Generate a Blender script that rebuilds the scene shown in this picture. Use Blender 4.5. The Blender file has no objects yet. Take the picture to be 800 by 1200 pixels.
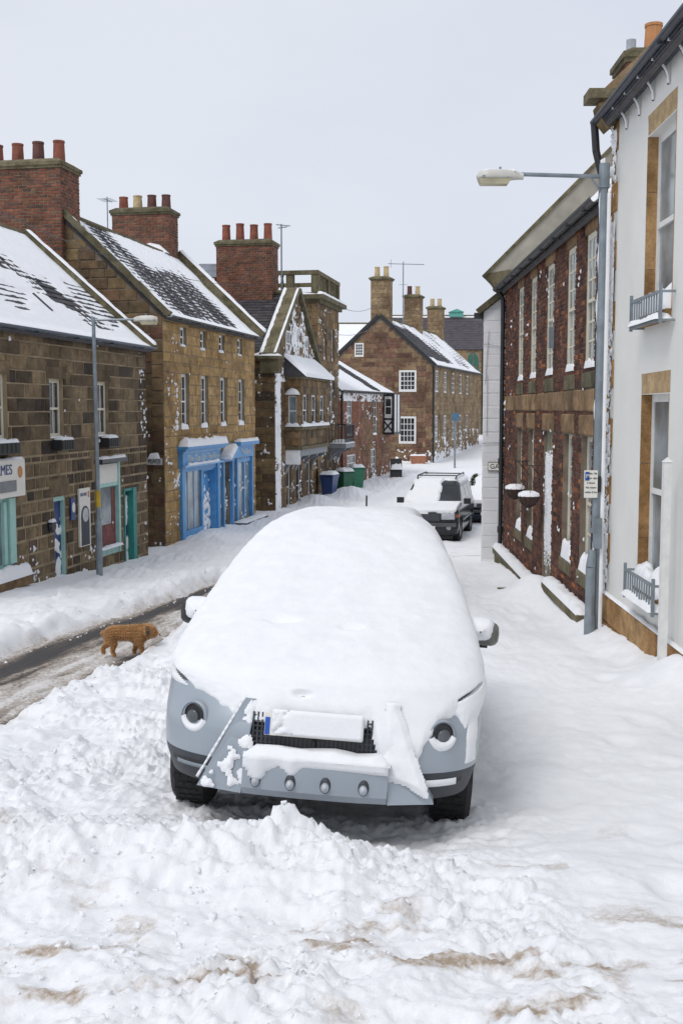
import bpy, math, random
import numpy as np
from mathutils import Matrix, Vector

# ------------------------------------------------------------------ camera, sky, sun, exposure
EYE = 1.6
scn = bpy.context.scene
COL = scn.collection
cam_d = bpy.data.cameras.new('camera'); cam = bpy.data.objects.new('camera', cam_d); COL.objects.link(cam)
cam_d.sensor_fit = 'VERTICAL'; cam_d.sensor_height = 36.0; cam_d.lens = 39.0
cam_d.clip_start = 0.05; cam_d.clip_end = 6000
cam.location = (0, 0, EYE)
cam.rotation_euler = (math.radians(90) - math.atan(120 / 1300), 0, 0)
scn.camera = cam

SUN_EL, SUN_AZ = math.radians(52), math.radians(215)      # azimuth clockwise from +Y: behind the camera, to its left
world = bpy.data.worlds.new('World'); scn.world = world; world.use_nodes = True
wn, wl = world.node_tree.nodes, world.node_tree.links
wn.clear()
w_out = wn.new('ShaderNodeOutputWorld'); w_bg = wn.new('ShaderNodeBackground')
w_sky = wn.new('ShaderNodeTexSky'); w_sky.sky_type = 'NISHITA'; w_sky.sun_disc = False
w_sky.sun_elevation = SUN_EL; w_sky.sun_rotation = SUN_AZ
w_tc = wn.new('ShaderNodeTexCoord')
w_map = wn.new('ShaderNodeMapping'); w_map.inputs['Scale'].default_value = (1.0, 1.0, 2.4)
w_noise = wn.new('ShaderNodeTexNoise'); w_noise.inputs['Scale'].default_value = 1.8; w_noise.inputs['Detail'].default_value = 5
w_ramp = wn.new('ShaderNodeValToRGB')                      # the overcast: thin and thick cloud
w_ramp.color_ramp.elements[0].position = 0.40; w_ramp.color_ramp.elements[0].color = (6.7, 7.08, 8.0, 1)
w_ramp.color_ramp.elements[1].position = 0.66; w_ramp.color_ramp.elements[1].color = (7.5, 7.85, 8.6, 1)
w_mix = wn.new('ShaderNodeMixRGB'); w_mix.inputs[0].default_value = 0.94
w_bg.inputs['Strength'].default_value = 0.1
wl.new(w_tc.outputs['Generated'], w_map.inputs['Vector']); wl.new(w_map.outputs[0], w_noise.inputs['Vector'])
wl.new(w_noise.outputs['Fac'], w_ramp.inputs[0])
wl.new(w_sky.outputs[0], w_mix.inputs[1]); wl.new(w_ramp.outputs[0], w_mix.inputs[2])
wl.new(w_mix.outputs[0], w_bg.inputs['Color']); wl.new(w_bg.outputs[0], w_out.inputs['Surface'])

sun_d = bpy.data.lights.new('sun', 'SUN'); sun_d.energy = 1.3; sun_d.angle = math.radians(22); sun_d.color = (1.0, 0.97, 0.93)
sun = bpy.data.objects.new('sun', sun_d); COL.objects.link(sun)
_sd = Vector((math.sin(SUN_AZ) * math.cos(SUN_EL), math.cos(SUN_AZ) * math.cos(SUN_EL), math.sin(SUN_EL)))
sun.rotation_euler = _sd.to_track_quat('Z', 'Y').to_euler()
sun.location = _sd * 40

scn.view_settings.view_transform = 'Standard'; scn.view_settings.look = 'None'
scn.view_settings.exposure = 0.07; scn.view_settings.gamma = 1.0; scn.view_settings.use_curve_mapping = False

R = random.Random(7)

# ------------------------------------------------------------------ noise (numpy)
def _hash(ix, iy, seed):
    n = (ix.astype(np.int64).astype(np.uint32) * np.uint32(374761393) + iy.astype(np.int64).astype(np.uint32) * np.uint32(668265263)
         + np.uint32((seed * 1442695041) & 0xffffffff))
    n = (n ^ (n >> np.uint32(13))) * np.uint32(1274126177)
    n = (n ^ (n >> np.uint32(16))) * np.uint32(2246822519)
    return n ^ (n >> np.uint32(15))
def noise(x, y, seed=0):
    x = np.asarray(x, float); y = np.asarray(y, float)
    ix, iy = np.floor(x), np.floor(y); fx, fy = x - ix, y - iy
    u, v = fx * fx * fx * (fx * (fx * 6 - 15) + 10), fy * fy * fy * (fy * (fy * 6 - 15) + 10)
    def g(dx, dy):
        a = _hash(ix + dx, iy + dy, seed).astype(float) * (2 * math.pi / 4294967296.0)
        return np.cos(a) * (fx - dx) + np.sin(a) * (fy - dy)
    a = g(0, 0) * (1 - u) + g(1, 0) * u; b = g(0, 1) * (1 - u) + g(1, 1) * u
    return (a * (1 - v) + b * v) * 1.5
def fbm(x, y, sc, octv=4, seed=0, gain=0.5, billow=False):
    t = 0; a = 1.0; s = 0
    for o in range(octv):
        n = noise(np.asarray(x) * sc + o * 17.3, np.asarray(y) * sc - o * 9.1, seed + o)
        t = t + a * ((1 - 2 * np.abs(n)) if billow else n); s += a; a *= gain; sc *= 2.03
    return t / s
def sstep(a, b, x):
    t = np.clip((np.asarray(x, float) - a) / (b - a), 0, 1); return t * t * (3 - 2 * t)

# ------------------------------------------------------------------ materials
MATS = {}
def nodes_of(name):
    m = bpy.data.materials.new(name); m.use_nodes = True
    return m, m.node_tree.nodes, m.node_tree.links, m.node_tree.nodes['Principled BSDF']
def noise_node(N, L, scale, detail=4, rough=0.55, vec=None):
    n = N.new('ShaderNodeTexNoise'); n.inputs['Scale'].default_value = scale; n.inputs['Detail'].default_value = detail; n.inputs['Roughness'].default_value = rough
    if vec is None:
        g = N.new('ShaderNodeNewGeometry'); vec = g.outputs['Position']
    L.new(vec, n.inputs['Vector']); return n
def ramp_node(N, stops, interp='LINEAR'):
    r = N.new('ShaderNodeValToRGB'); cr = r.color_ramp; cr.interpolation = interp
    while len(cr.elements) < len(stops): cr.elements.new(0.5)
    for e, (p, c) in zip(cr.elements, stops): e.position = p; e.color = (*c, 1)
    return r
def mul_node(N, L, a, b, fac=1.0, mode='MULTIPLY'):
    x = N.new('ShaderNodeMixRGB'); x.blend_type = mode; x.inputs[0].default_value = fac
    L.new(a, x.inputs[1]); L.new(b, x.inputs[2]); return x
def bump_node(N, L, bs, h, strength=0.3, dist=0.02):
    b = N.new('ShaderNodeBump'); b.inputs['Strength'].default_value = strength; b.inputs['Distance'].default_value = dist
    L.new(h, b.inputs['Height']); L.new(b.outputs[0], bs.inputs['Normal'])
def plain(name, col, rough=0.5, metal=0.0, var=0.25, scale=6.0, bump=0.0, bscale=60, spec=0.5):
    if name in MATS: return MATS[name]
    m, N, L, bs = nodes_of(name)
    n = noise_node(N, L, scale, 5)
    r = ramp_node(N, [(0.3, tuple(c * (1 - var) for c in col)), (0.7, tuple(min(1, c * (1 + var * 0.6)) for c in col))])
    L.new(n.outputs['Fac'], r.inputs[0]); L.new(r.outputs[0], bs.inputs['Base Color'])
    bs.inputs['Roughness'].default_value = rough; bs.inputs['Metallic'].default_value = metal
    bs.inputs['Specular IOR Level'].default_value = spec
    if bump:
        n2 = noise_node(N, L, bscale, 4); bump_node(N, L, bs, n2.outputs['Fac'], bump, 0.01)
    MATS[name] = m; return m
def masonry(name, cols, rough=0.85, blotch=(0.55, 1.15), bscale=35, soot=None, sootsc=0.7, bump=0.5):
    """colour per piece (object or mesh island) out of cols, with grain, blotches and soot"""
    if name in MATS: return MATS[name]
    m, N, L, bs = nodes_of(name)
    oi = N.new('ShaderNodeObjectInfo'); g = N.new('ShaderNodeNewGeometry')
    ad = N.new('ShaderNodeMath'); ad.operation = 'ADD'; L.new(oi.outputs['Random'], ad.inputs[0]); L.new(g.outputs['Random Per Island'], ad.inputs[1])
    fr = N.new('ShaderNodeMath'); fr.operation = 'FRACT'; L.new(ad.outputs[0], fr.inputs[0])
    r = ramp_node(N, [(i / max(1, len(cols) - 1), c) for i, c in enumerate(cols)]); L.new(fr.outputs[0], r.inputs[0])
    n = noise_node(N, L, 5.0, 6, 0.65, g.outputs['Position'])
    r2 = ramp_node(N, [(0.32, (blotch[0],) * 3), (0.68, (blotch[1],) * 3)]); L.new(n.outputs['Fac'], r2.inputs[0])
    mx = mul_node(N, L, r.outputs[0], r2.outputs[0])
    n3 = noise_node(N, L, bscale, 5, 0.7, g.outputs['Position'])
    r3 = ramp_node(N, [(0.3, (0.72,) * 3), (0.7, (1.2,) * 3)]); L.new(n3.outputs['Fac'], r3.inputs[0])
    mx = mul_node(N, L, mx.outputs[0], r3.outputs[0])
    if soot:
        n4 = noise_node(N, L, sootsc, 4, 0.6, g.outputs['Position'])
        r4 = ramp_node(N, [(0.45, (1, 1, 1)), (0.68, soot)]); L.new(n4.outputs['Fac'], r4.inputs[0])
        mx = mul_node(N, L, mx.outputs[0], r4.outputs[0])
    L.new(mx.outputs[0], bs.inputs['Base Color']); bs.inputs['Roughness'].default_value = rough
    bs.inputs['Specular IOR Level'].default_value = 0.25
    bump_node(N, L, bs, n3.outputs['Fac'], bump, 0.012)
    MATS[name] = m; return m
def snow_mat(name='fresh_snow', dirt=False):
    if name in MATS: return MATS[name]
    m, N, L, bs = nodes_of(name)
    g = N.new('ShaderNodeNewGeometry')
    n = noise_node(N, L, 9, 5, 0.6, g.outputs['Position'])
    r = ramp_node(N, [(0.3, (0.835, 0.845, 0.865)), (0.7, (0.895, 0.90, 0.912))]); L.new(n.outputs['Fac'], r.inputs[0])
    col = r.outputs[0]
    if dirt:
        at = N.new('ShaderNodeAttribute'); at.attribute_name = 'dirt'
        nd = noise_node(N, L, 38, 5, 0.7, g.outputs['Position'])
        a1 = N.new('ShaderNodeMath'); a1.operation = 'MULTIPLY_ADD'; L.new(nd.outputs['Fac'], a1.inputs[0]); a1.inputs[1].default_value = 2.6; a1.inputs[2].default_value = -1.35
        a2 = N.new('ShaderNodeMath'); a2.operation = 'ADD'; L.new(at.outputs['Fac'], a2.inputs[0]); L.new(a1.outputs[0], a2.inputs[1])
        a3 = N.new('ShaderNodeMath'); a3.operation = 'MULTIPLY'; a3.use_clamp = True; L.new(a2.outputs[0], a3.inputs[0]); L.new(at.outputs['Fac'], a3.inputs[1])
        mx = N.new('ShaderNodeMixRGB'); L.new(a3.outputs[0], mx.inputs[0]); L.new(col, mx.inputs[1]); mx.inputs[2].default_value = (0.40, 0.315, 0.235, 1)
        col = mx.outputs[0]
    L.new(col, bs.inputs['Base Color'])
    bs.inputs['Roughness'].default_value = 0.75; bs.inputs['Specular IOR Level'].default_value = 0.2
    b1 = noise_node(N, L, 55, 6, 0.72, g.outputs['Position'])
    bump_node(N, L, bs, b1.outputs['Fac'], 0.5 if dirt else 0.35, 0.010)
    MATS[name] = m; return m
def glass_mat(name, col=(0.035, 0.04, 0.045), rough=0.06):
    if name in MATS: return MATS[name]
    m, N, L, bs = nodes_of(name)
    n = noise_node(N, L, 1.6, 3); r = ramp_node(N, [(0.35, tuple(c * 0.6 for c in col)), (0.7, tuple(c * 1.5 for c in col))])
    L.new(n.outputs['Fac'], r.inputs[0]); L.new(r.outputs[0], bs.inputs['Base Color'])
    bs.inputs['Roughness'].default_value = rough; bs.inputs['IOR'].default_value = 1.5
    n2 = noise_node(N, L, 2.3, 2); bump_node(N, L, bs, n2.outputs['Fac'], 0.06, 0.02)
    MATS[name] = m; return m

SNOW = snow_mat(); SNOWG = snow_mat('trodden_snow', True)
GLASS = glass_mat('window_glass'); GLASS_P = glass_mat('pale_window_glass', (0.24, 0.28, 0.30), 0.12)
CREAM = plain('cream_paint', (0.66, 0.62, 0.50), 0.5, var=0.12, scale=9)
WHITEP = plain('white_paint', (0.74, 0.74, 0.72), 0.5, var=0.1, scale=9)
BLACKP = plain('black_iron', (0.02, 0.021, 0.024), 0.45, var=0.3)
GALV = plain('galvanised_steel', (0.25, 0.29, 0.32), 0.45, 0.35, var=0.25, scale=5, bump=0.1)
GUTTER = plain('gutter_paint', (0.035, 0.042, 0.055), 0.4, var=0.3)
MORTAR = plain('mortar', (0.27, 0.22, 0.155), 0.95, var=0.35, scale=4, bump=0.5, spec=0.2)
MORTAR_D = plain('dark_mortar', (0.20, 0.165, 0.13), 0.95, var=0.35, scale=4, bump=0.5, spec=0.2)
SLATE = masonry('roof_slate', [(0.045, 0.045, 0.05), (0.07, 0.068, 0.075), (0.095, 0.088, 0.09), (0.06, 0.055, 0.062)], 0.7, (0.7, 1.15), 40)
SLATE_P = masonry('purple_roof_slate', [(0.085, 0.075, 0.088), (0.11, 0.096, 0.11), (0.095, 0.085, 0.095)], 0.8, (0.75, 1.15), 40)
ST_L1 = masonry('sooty_sandstone', [(0.12, 0.088, 0.056), (0.29, 0.215, 0.125), (0.185, 0.135, 0.082), (0.065, 0.052, 0.042), (0.33, 0.24, 0.135), (0.14, 0.105, 0.066)], soot=(0.45, 0.43, 0.43), sootsc=0.75)
ST_L2 = masonry('ochre_sandstone', [(0.42, 0.265, 0.10), (0.50, 0.325, 0.14), (0.35, 0.225, 0.10), (0.54, 0.365, 0.17), (0.40, 0.25, 0.105)], soot=(0.58, 0.55, 0.52), sootsc=1.1)
ST_GB = masonry('brown_gable_stone', [(0.14, 0.09, 0.06), (0.23, 0.165, 0.09), (0.17, 0.085, 0.06), (0.27, 0.19, 0.095), (0.11, 0.08, 0.052)], soot=(0.6, 0.6, 0.58))
ST_L3 = masonry('dark_sandstone', [(0.17, 0.11, 0.06), (0.26, 0.17, 0.085), (0.10, 0.075, 0.052), (0.32, 0.22, 0.11), (0.20, 0.13, 0.075)], soot=(0.5, 0.5, 0.5))
ST_H5 = masonry('red_sandstone', [(0.20, 0.105, 0.075), (0.26, 0.15, 0.10), (0.34, 0.24, 0.135), (0.15, 0.08, 0.062), (0.27, 0.18, 0.11)], soot=(0.6, 0.58, 0.55))
ST_H5S = masonry('buff_sandstone', [(0.33, 0.24, 0.135), (0.27, 0.19, 0.11), (0.38, 0.28, 0.16), (0.24, 0.16, 0.10)], soot=(0.55, 0.5, 0.5))
ST_TRIM = masonry('dressed_sandstone', [(0.34, 0.215, 0.11), (0.28, 0.18, 0.10), (0.38, 0.25, 0.135), (0.24, 0.16, 0.09)], soot=(0.5, 0.47, 0.42), sootsc=1.6, bump=0.25)
ST_WARM = masonry('warm_window_stone', [(0.44, 0.25, 0.10), (0.40, 0.23, 0.10), (0.48, 0.30, 0.14)], soot=(0.62, 0.58, 0.5), sootsc=1.8, bump=0.25)
ST_PALE = masonry('pale_lintel_stone', [(0.52, 0.38, 0.22), (0.50, 0.36, 0.20)], soot=(0.85, 0.8, 0.75), bump=0.2)
MOSSY = masonry('mossy_stone', [(0.17, 0.145, 0.09), (0.21, 0.18, 0.11), (0.14, 0.125, 0.08)], soot=(0.55, 0.55, 0.45), sootsc=2.0)
BRICK_R = masonry('red_brick', [(0.22, 0.085, 0.058), (0.29, 0.12, 0.075), (0.17, 0.07, 0.055), (0.26, 0.10, 0.065), (0.12, 0.065, 0.055), (0.22, 0.12, 0.08)], blotch=(0.6, 1.2), soot=(0.62, 0.62, 0.55), sootsc=1.4)
BRICK_R1 = masonry('weathered_brick', [(0.075, 0.036, 0.030), (0.115, 0.052, 0.038), (0.14, 0.062, 0.042), (0.19, 0.08, 0.05), (0.085, 0.042, 0.036), (0.17, 0.072, 0.046), (0.12, 0.054, 0.04), (0.44, 0.16, 0.06)], blotch=(0.45, 1.3), soot=(0.6, 0.55, 0.55), sootsc=1.3)
BRICK_L4 = masonry('orange_brick', [(0.30, 0.105, 0.065), (0.25, 0.085, 0.055), (0.35, 0.14, 0.085)], soot=(0.7, 0.66, 0.6))
RENDER = plain('white_render', (0.74, 0.735, 0.70), 0.85, var=0.05, scale=1.3, bump=0.25, bscale=45, spec=0.2)
WHITEWASH = plain('whitewashed_stone', (0.72, 0.72, 0.73), 0.85, var=0.08, scale=2.5, bump=0.6, bscale=9, spec=0.2)
POT_R = plain('terracotta_pot', (0.24, 0.075, 0.045), 0.8, var=0.45, scale=5)
POT_Y = plain('buff_pot', (0.52, 0.40, 0.22), 0.8, var=0.25, scale=5)
POT_D = plain('sooty_pot', (0.12, 0.05, 0.04), 0.8, var=0.4, scale=5)
POT_O = plain('orange_pot', (0.52, 0.24, 0.09), 0.7, var=0.2, scale=5)
BLUE = plain('blue_shop_paint', (0.085, 0.30, 0.60), 0.45, var=0.2, scale=5)
BLUE_P = plain('pale_blue_paint', (0.24, 0.46, 0.70), 0.5, var=0.15, scale=5)
BLUE_D = plain('dark_blue_paint', (0.018, 0.045, 0.19), 0.4, var=0.2)
TEAL = plain('teal_paint', (0.03, 0.24, 0.21), 0.5, var=0.2)
AQUA = plain('aqua_paint', (0.36, 0.60, 0.55), 0.5, var=0.12)
GREYBOARD = plain('grey_board', (0.04, 0.045, 0.06), 0.6, var=0.2)
SIGNW = plain('sign_white', (0.76, 0.74, 0.68), 0.5, var=0.05)

# ------------------------------------------------------------------ object helpers
ZB = {}
def link(o, parent=None, frame=None):
    COL.objects.link(o)
    if parent is not None:
        o.parent = parent
        if parent.name in ZB: o.matrix_parent_inverse = Matrix.Translation((0, 0, -ZB[parent.name]))
    if frame is not None: o.matrix_basis = frame
    return o
def tag(o, label=None, cat=None, group=None, kind=None):
    if label: o['label'] = label
    if cat: o['category'] = cat
    if group: o['group'] = group
    if kind: o['kind'] = kind
    return o
def mk_mesh(name, verts, faces, mat, smooth=False):
    me = bpy.data.meshes.new(name); me.from_pydata([tuple(v) for v in verts], [], [tuple(f) for f in faces])
    if isinstance(mat, (list, tuple)):
        for m in mat: me.materials.append(m)
    else: me.materials.append(mat)
    if smooth: me.polygons.foreach_set('use_smooth', [True] * len(me.polygons))
    me.update(); return me
def part(name, verts, faces, mat, parent=None, frame=None, smooth=False, kind=None, label=None):
    o = bpy.data.objects.new(name, mk_mesh(name, verts, faces, mat, smooth))
    link(o, parent, frame)
    if kind: o['kind'] = kind
    if label: o['label'] = label
    return o
def thing(name, label, cat, loc, d=(1, 0), group=None):
    """Empty at the thing's base; children of it are laid out in x (along d), y (left of d), world z"""
    o = bpy.data.objects.new(name, None); COL.objects.link(o); o.empty_display_size = 0.2
    o.location = loc; o.rotation_euler = (0, 0, math.atan2(d[1], d[0])); ZB[o.name] = loc[2]
    return tag(o, label, cat, group)
class MB:
    def __init__(s): s.v = []; s.f = []
    def add(s, v, f):
        n = len(s.v); s.v += [tuple(p) for p in v]; s.f += [tuple(i + n for i in q) for q in f]; return s
    def box(s, x0, x1, y0, y1, z0, z1, M=None):
        v = [(x0, y0, z0), (x1, y0, z0), (x1, y1, z0), (x0, y1, z0), (x0, y0, z1), (x1, y0, z1), (x1, y1, z1), (x0, y1, z1)]
        if M is not None: v = [tuple(M @ Vector(p)) for p in v]
        return s.add(v, [(3, 2, 1, 0), (4, 5, 6, 7), (0, 1, 5, 4), (1, 2, 6, 5), (2, 3, 7, 6), (3, 0, 4, 7)])
    def tube(s, p0, p1, r0, r1=None, n=10, cap=True):
        r1 = r0 if r1 is None else r1; p0, p1 = Vector(p0), Vector(p1); a = (p1 - p0).normalized()
        u = a.orthogonal().normalized(); w = a.cross(u); v = []
        for p, r in ((p0, r0), (p1, r1)):
            for i in range(n):
                t = 2 * math.pi * i / n; v.append(p + (u * math.cos(t) + w * math.sin(t)) * r)
        f = [(i, (i + 1) % n, n + (i + 1) % n, n + i) for i in range(n)]
        if cap: f += [tuple(range(n - 1, -1, -1)), tuple(range(n, 2 * n))]
        return s.add(v, f)
    def lathe(s, prof, n=14, M=None, axis='z'):
        v = []
        for r, h in prof:
            for i in range(n):
                t = 2 * math.pi * i / n
                p = (r * math.cos(t), r * math.sin(t), h) if axis == 'z' else (h, r * math.cos(t), r * math.sin(t))
                v.append(p if M is None else tuple(M @ Vector(p)))
        f = []
        for k in range(len(prof) - 1):
            for i in range(n): f.append((k * n + i, k * n + (i + 1) % n, (k + 1) * n + (i + 1) % n, (k + 1) * n + i))
        return s.add(v, f)
    def prism(s, poly, y0, y1, M=None):
        """polygon in x,z extruded along y"""
        n = len(poly); v = [(x, y0, z) for x, z in poly] + [(x, y1, z) for x, z in poly]
        if M is not None: v = [tuple(M @ Vector(p)) for p in v]
        f = [tuple(range(n)), tuple(range(2 * n - 1, n - 1, -1))] + [((i + 1) % n, i, n + i, n + (i + 1) % n) for i in range(n)]
        return s.add(v, f)
    def build(s, name, mat, parent=None, frame=None, smooth=False, kind=None, label=None):
        return part(name, s.v, s.f, mat, parent, frame, smooth, kind, label)
def T(x, y, z): return Matrix.Translation((x, y, z))
def Sc(x, y, z): return Matrix.Diagonal((x, y, z, 1))
def RZ(a): return Matrix.Rotation(a, 4, 'Z')
def RX(a): return Matrix.Rotation(a, 4, 'X')
def frame_of(o, X, Y, Z):
    return Matrix(((X[0], Y[0], Z[0], o[0]), (X[1], Y[1], Z[1], o[1]), (X[2], Y[2], Z[2], o[2]), (0, 0, 0, 1)))
UNIT = {}
def unit_mesh(mat, k, kind='stone'):
    key = (mat.name, k, kind)
    if key in UNIT: return UNIT[key]
    rr = random.Random(k * 31 + 5); j = lambda a: rr.uniform(-a, a)
    if kind == 'stone':
        v = [(0, 0, 0), (1, 0, 0), (1, 0, 1), (0, 0, 1)]
        v += [(j(.02), -.62, j(.03)), (1 + j(.02), -.62, j(.03)), (1 + j(.02), -.62, 1 + j(.03)), (j(.02), -.62, 1 + j(.03))]
        a, b = .045, .075
        v += [(a + j(.02), -1 + j(.2), b + j(.03)), (1 - a + j(.02), -1 + j(.2), b + j(.03)), (1 - a + j(.02), -1 + j(.2), 1 - b + j(.03)), (a + j(.02), -1 + j(.2), 1 - b + j(.03))]
        f = [(8, 9, 10, 11)]
        for o in (0, 4):
            for i in range(4): f.append((o + i, o + (i + 1) % 4, o + 4 + (i + 1) % 4, o + 4 + i))
    else:
        v = [(0, 0, 0), (1, 0, 0), (1, 1, 0), (0, 1, 0), (0, 0, 1), (1, 0, 1), (1, 1, 1), (0, 1, 1)]
        f = [(3, 2, 1, 0), (4, 5, 6, 7), (0, 1, 5, 4), (1, 2, 6, 5), (2, 3, 7, 6), (3, 0, 4, 7)]
    UNIT[key] = mk_mesh(kind, v, f, mat); return UNIT[key]
def pieces(wall, name, rects, mat, depth=0.03, cap=150, dvar=0.5, minarea=0.0):
    """masonry pieces on the wall's y=0 plane: the biggest as objects, the others joined"""
    rects = sorted(rects, key=lambda r: -(r[1] - r[0]) * (r[3] - r[2]))
    big = [r for r in rects if (r[1] - r[0]) * (r[3] - r[2]) >= minarea][:cap]; rest = rects[len(big):]
    for (x0, x1, z0, z1) in big:
        o = bpy.data.objects.new(name, unit_mesh(mat, R.randrange(5)))
        link(o, wall, T(x0, 0.004, z0) @ Sc(x1 - x0, depth * R.uniform(1 - dvar, 1 + dvar), z1 - z0))
    if rest:
        mb = MB()
        for (x0, x1, z0, z1) in rest:
            u = unit_mesh(mat, R.randrange(5)); M = T(x0, 0.004, z0) @ Sc(x1 - x0, depth * R.uniform(1 - dvar, 1 + dvar), z1 - z0)
            mb.add([M @ q.co for q in u.vertices], [tuple(p.vertices) for p in u.polygons])
        mb.build('small_' + name + 's' if not name.endswith('s') else name, mat, wall, kind='stuff')
def subtract(rects, h, mn=0.035):
    out = []
    for (a, b, c, d) in rects:
        if h[0] >= b or h[1] <= a or h[2] >= d or h[3] <= c: out.append((a, b, c, d)); continue
        if h[0] - a > mn: out.append((a, h[0], c, d))
        if b - h[1] > mn: out.append((h[1], b, c, d))
        l, r = max(a, h[0]), min(b, h[1])
        if r - l > mn:
            if h[2] - c > mn: out.append((l, r, c, h[2]))
            if d - h[3] > mn: out.append((l, r, h[3], d))
    return out
def courses(x0, x1, z0, z1, hs, ws, holes=(), lim=None, gap=0.014, seed=1, bond=None):
    rr = random.Random(seed); z = z0; out = []; k = 0
    while z < z1 - 0.03:
        h = min(rr.uniform(*hs), z1 - z)
        if z1 - (z + h) < hs[0] * 0.5: h = z1 - z
        a, b = x0, x1
        if lim: a, b = lim(z, z + h)
        if b - a > 0.08:
            x = a; first = True
            while x < b - 0.02:
                w = rr.uniform(*ws)
                if bond: w = bond
                if first and (bond and k % 2): w *= 0.5
                first = False
                if b - (x + w) < ws[0] * 0.45: w = b - x
                rs = [(x + gap / 2, min(b, x + w) - gap / 2, z + gap / 2, z + h - gap / 2)]
                for q in holes: rs = subtract(rs, q)
                out += rs; x += w
        z += h; k += 1
    return out
def wall_mesh(x0, x1, z0, z1, holes, reveal=0.15, top=None):
    """wall sheet on y=0 with openings and their reveals; top = (apex x, apex z) makes a gable"""
    xs = sorted({x0, x1, *[h[0] for h in holes], *[h[1] for h in holes]}); zs = sorted({z0, z1, *[h[2] for h in holes], *[h[3] for h in holes]})
    mb = MB()
    for i in range(len(xs) - 1):
        for k in range(len(zs) - 1):
            cx, cz = (xs[i] + xs[i + 1]) / 2, (zs[k] + zs[k + 1]) / 2
            if any(h[0] < cx < h[1] and h[2] < cz < h[3] for h in holes): continue
            mb.add([(xs[i], 0, zs[k]), (xs[i + 1], 0, zs[k]), (xs[i + 1], 0, zs[k + 1]), (xs[i], 0, zs[k + 1])], [(0, 1, 2, 3)])
    for (a, b, c, d, *rest) in holes:
        r = rest[0] if rest else reveal
        mb.add([(a, 0, c), (b, 0, c), (b, 0, d), (a, 0, d), (a, r, c), (b, r, c), (b, r, d), (a, r, d)], [(0, 4, 5, 1), (1, 5, 6, 2), (2, 6, 7, 3), (3, 7, 4, 0)])
    if top: mb.add([(x0, 0, z1), (x1, 0, z1), (top[0], 0, top[1])], [(0, 1, 2)])
    return mb
def back_walls(b, x0, x1, D, z0, ze, zr, mat, near=True, far=True):
    """the plain walls at the ends and the back; gables under a ridge at y = D/2"""
    mb = MB(); mb.add([(x0, D, z0), (x1, D, z0), (x1, D, ze), (x0, D, ze)], [(0, 3, 2, 1)])
    for x, on in ((x0, near), (x1, far)):
        if on: mb.add([(x, 0.0, z0), (x, D, z0), (x, D, ze), (x, D / 2, zr), (x, 0.0, ze)], [(0, 1, 2, 3, 4)])
    return mb.build('rear_wall', mat, b)
def sash(b, x0, x1, z0, z1, y=0.1, cols=2, rows=(2, 2), fw=0.05, bar=0.02, mat=None, glass=None, frame=None, dep=0.05, mr=0.045, name='window', sill=None, sillmat=None, snow=0.0, rail=True, snowy=0.2):
    """sash window with frame and bars in one mesh, each pane a sub-part"""
    mat = mat or CREAM; glass = glass or GLASS; F = frame or Matrix.Identity(4)
    mb = MB(); zm = (z0 + z1) / 2
    mb.box(x0, x0 + fw, y, y + dep, z0, z1).box(x1 - fw, x1, y, y + dep, z0, z1)
    mb.box(x0 + fw, x1 - fw, y, y + dep, z0, z0 + fw * 1.3).box(x0 + fw, x1 - fw, y, y + dep, z1 - fw, z1)
    halves = [(z0 + fw * 1.3, zm - mr / 2, rows[0]), (zm + mr / 2, z1 - fw, rows[1])] if rail else [(z0 + fw * 1.3, z1 - fw, rows[0])]
    if rail: mb.box(x0 + fw, x1 - fw, y - 0.012, y + dep, zm - mr / 2, zm + mr / 2)
    P = []
    for hi, (a, c, n) in enumerate(halves):
        yy = y + (0.022 if hi == 0 else 0.012); W = x1 - x0 - 2 * fw
        for i in range(1, cols): mb.box(x0 + fw + W * i / cols - bar / 2, x0 + fw + W * i / cols + bar / 2, yy - 0.012, yy + 0.02, a, c)
        for k in range(1, n): mb.box(x0 + fw, x1 - fw, yy - 0.010, yy + 0.018, a + (c - a) * k / n - bar / 2, a + (c - a) * k / n + bar / 2)
        for i in range(cols):
            for k in range(n):
                l = x0 + fw + W * i / cols; r = x0 + fw + W * (i + 1) / cols; lo = a + (c - a) * k / n; up = a + (c - a) * (k + 1) / n
                P.append((l + (bar / 2 if i else 0), r - (bar / 2 if i < cols - 1 else 0), yy, lo + (bar / 2 if k else 0), up - (bar / 2 if k < n - 1 else 0)))
    w = mb.build(name, mat, b, F)
    for (l, r, yy, lo, up) in P:
        o = bpy.data.objects.new('pane', unit_mesh(glass, 0, 'pane')); link(o, w, T(l, yy, lo) @ Sc(r - l, 0.008, up - lo))
    if sill:
        s = MB().box(x0 - 0.06, x1 + 0.06, -sill, y + 0.02, z0 - 0.11, z0 - 0.004).build('sill', sillmat or ST_TRIM, b, F)
        if snow: lump(s, 'sill_snow', x0 - 0.03, x1 + 0.03, -sill - 0.01, y, z0 - 0.006, snow)
    elif snow: lump(w, 'sill_snow', x0 + 0.01, x1 - 0.01, -0.02, y + 0.01, z0 + 0.004, snow)
    return w
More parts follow.
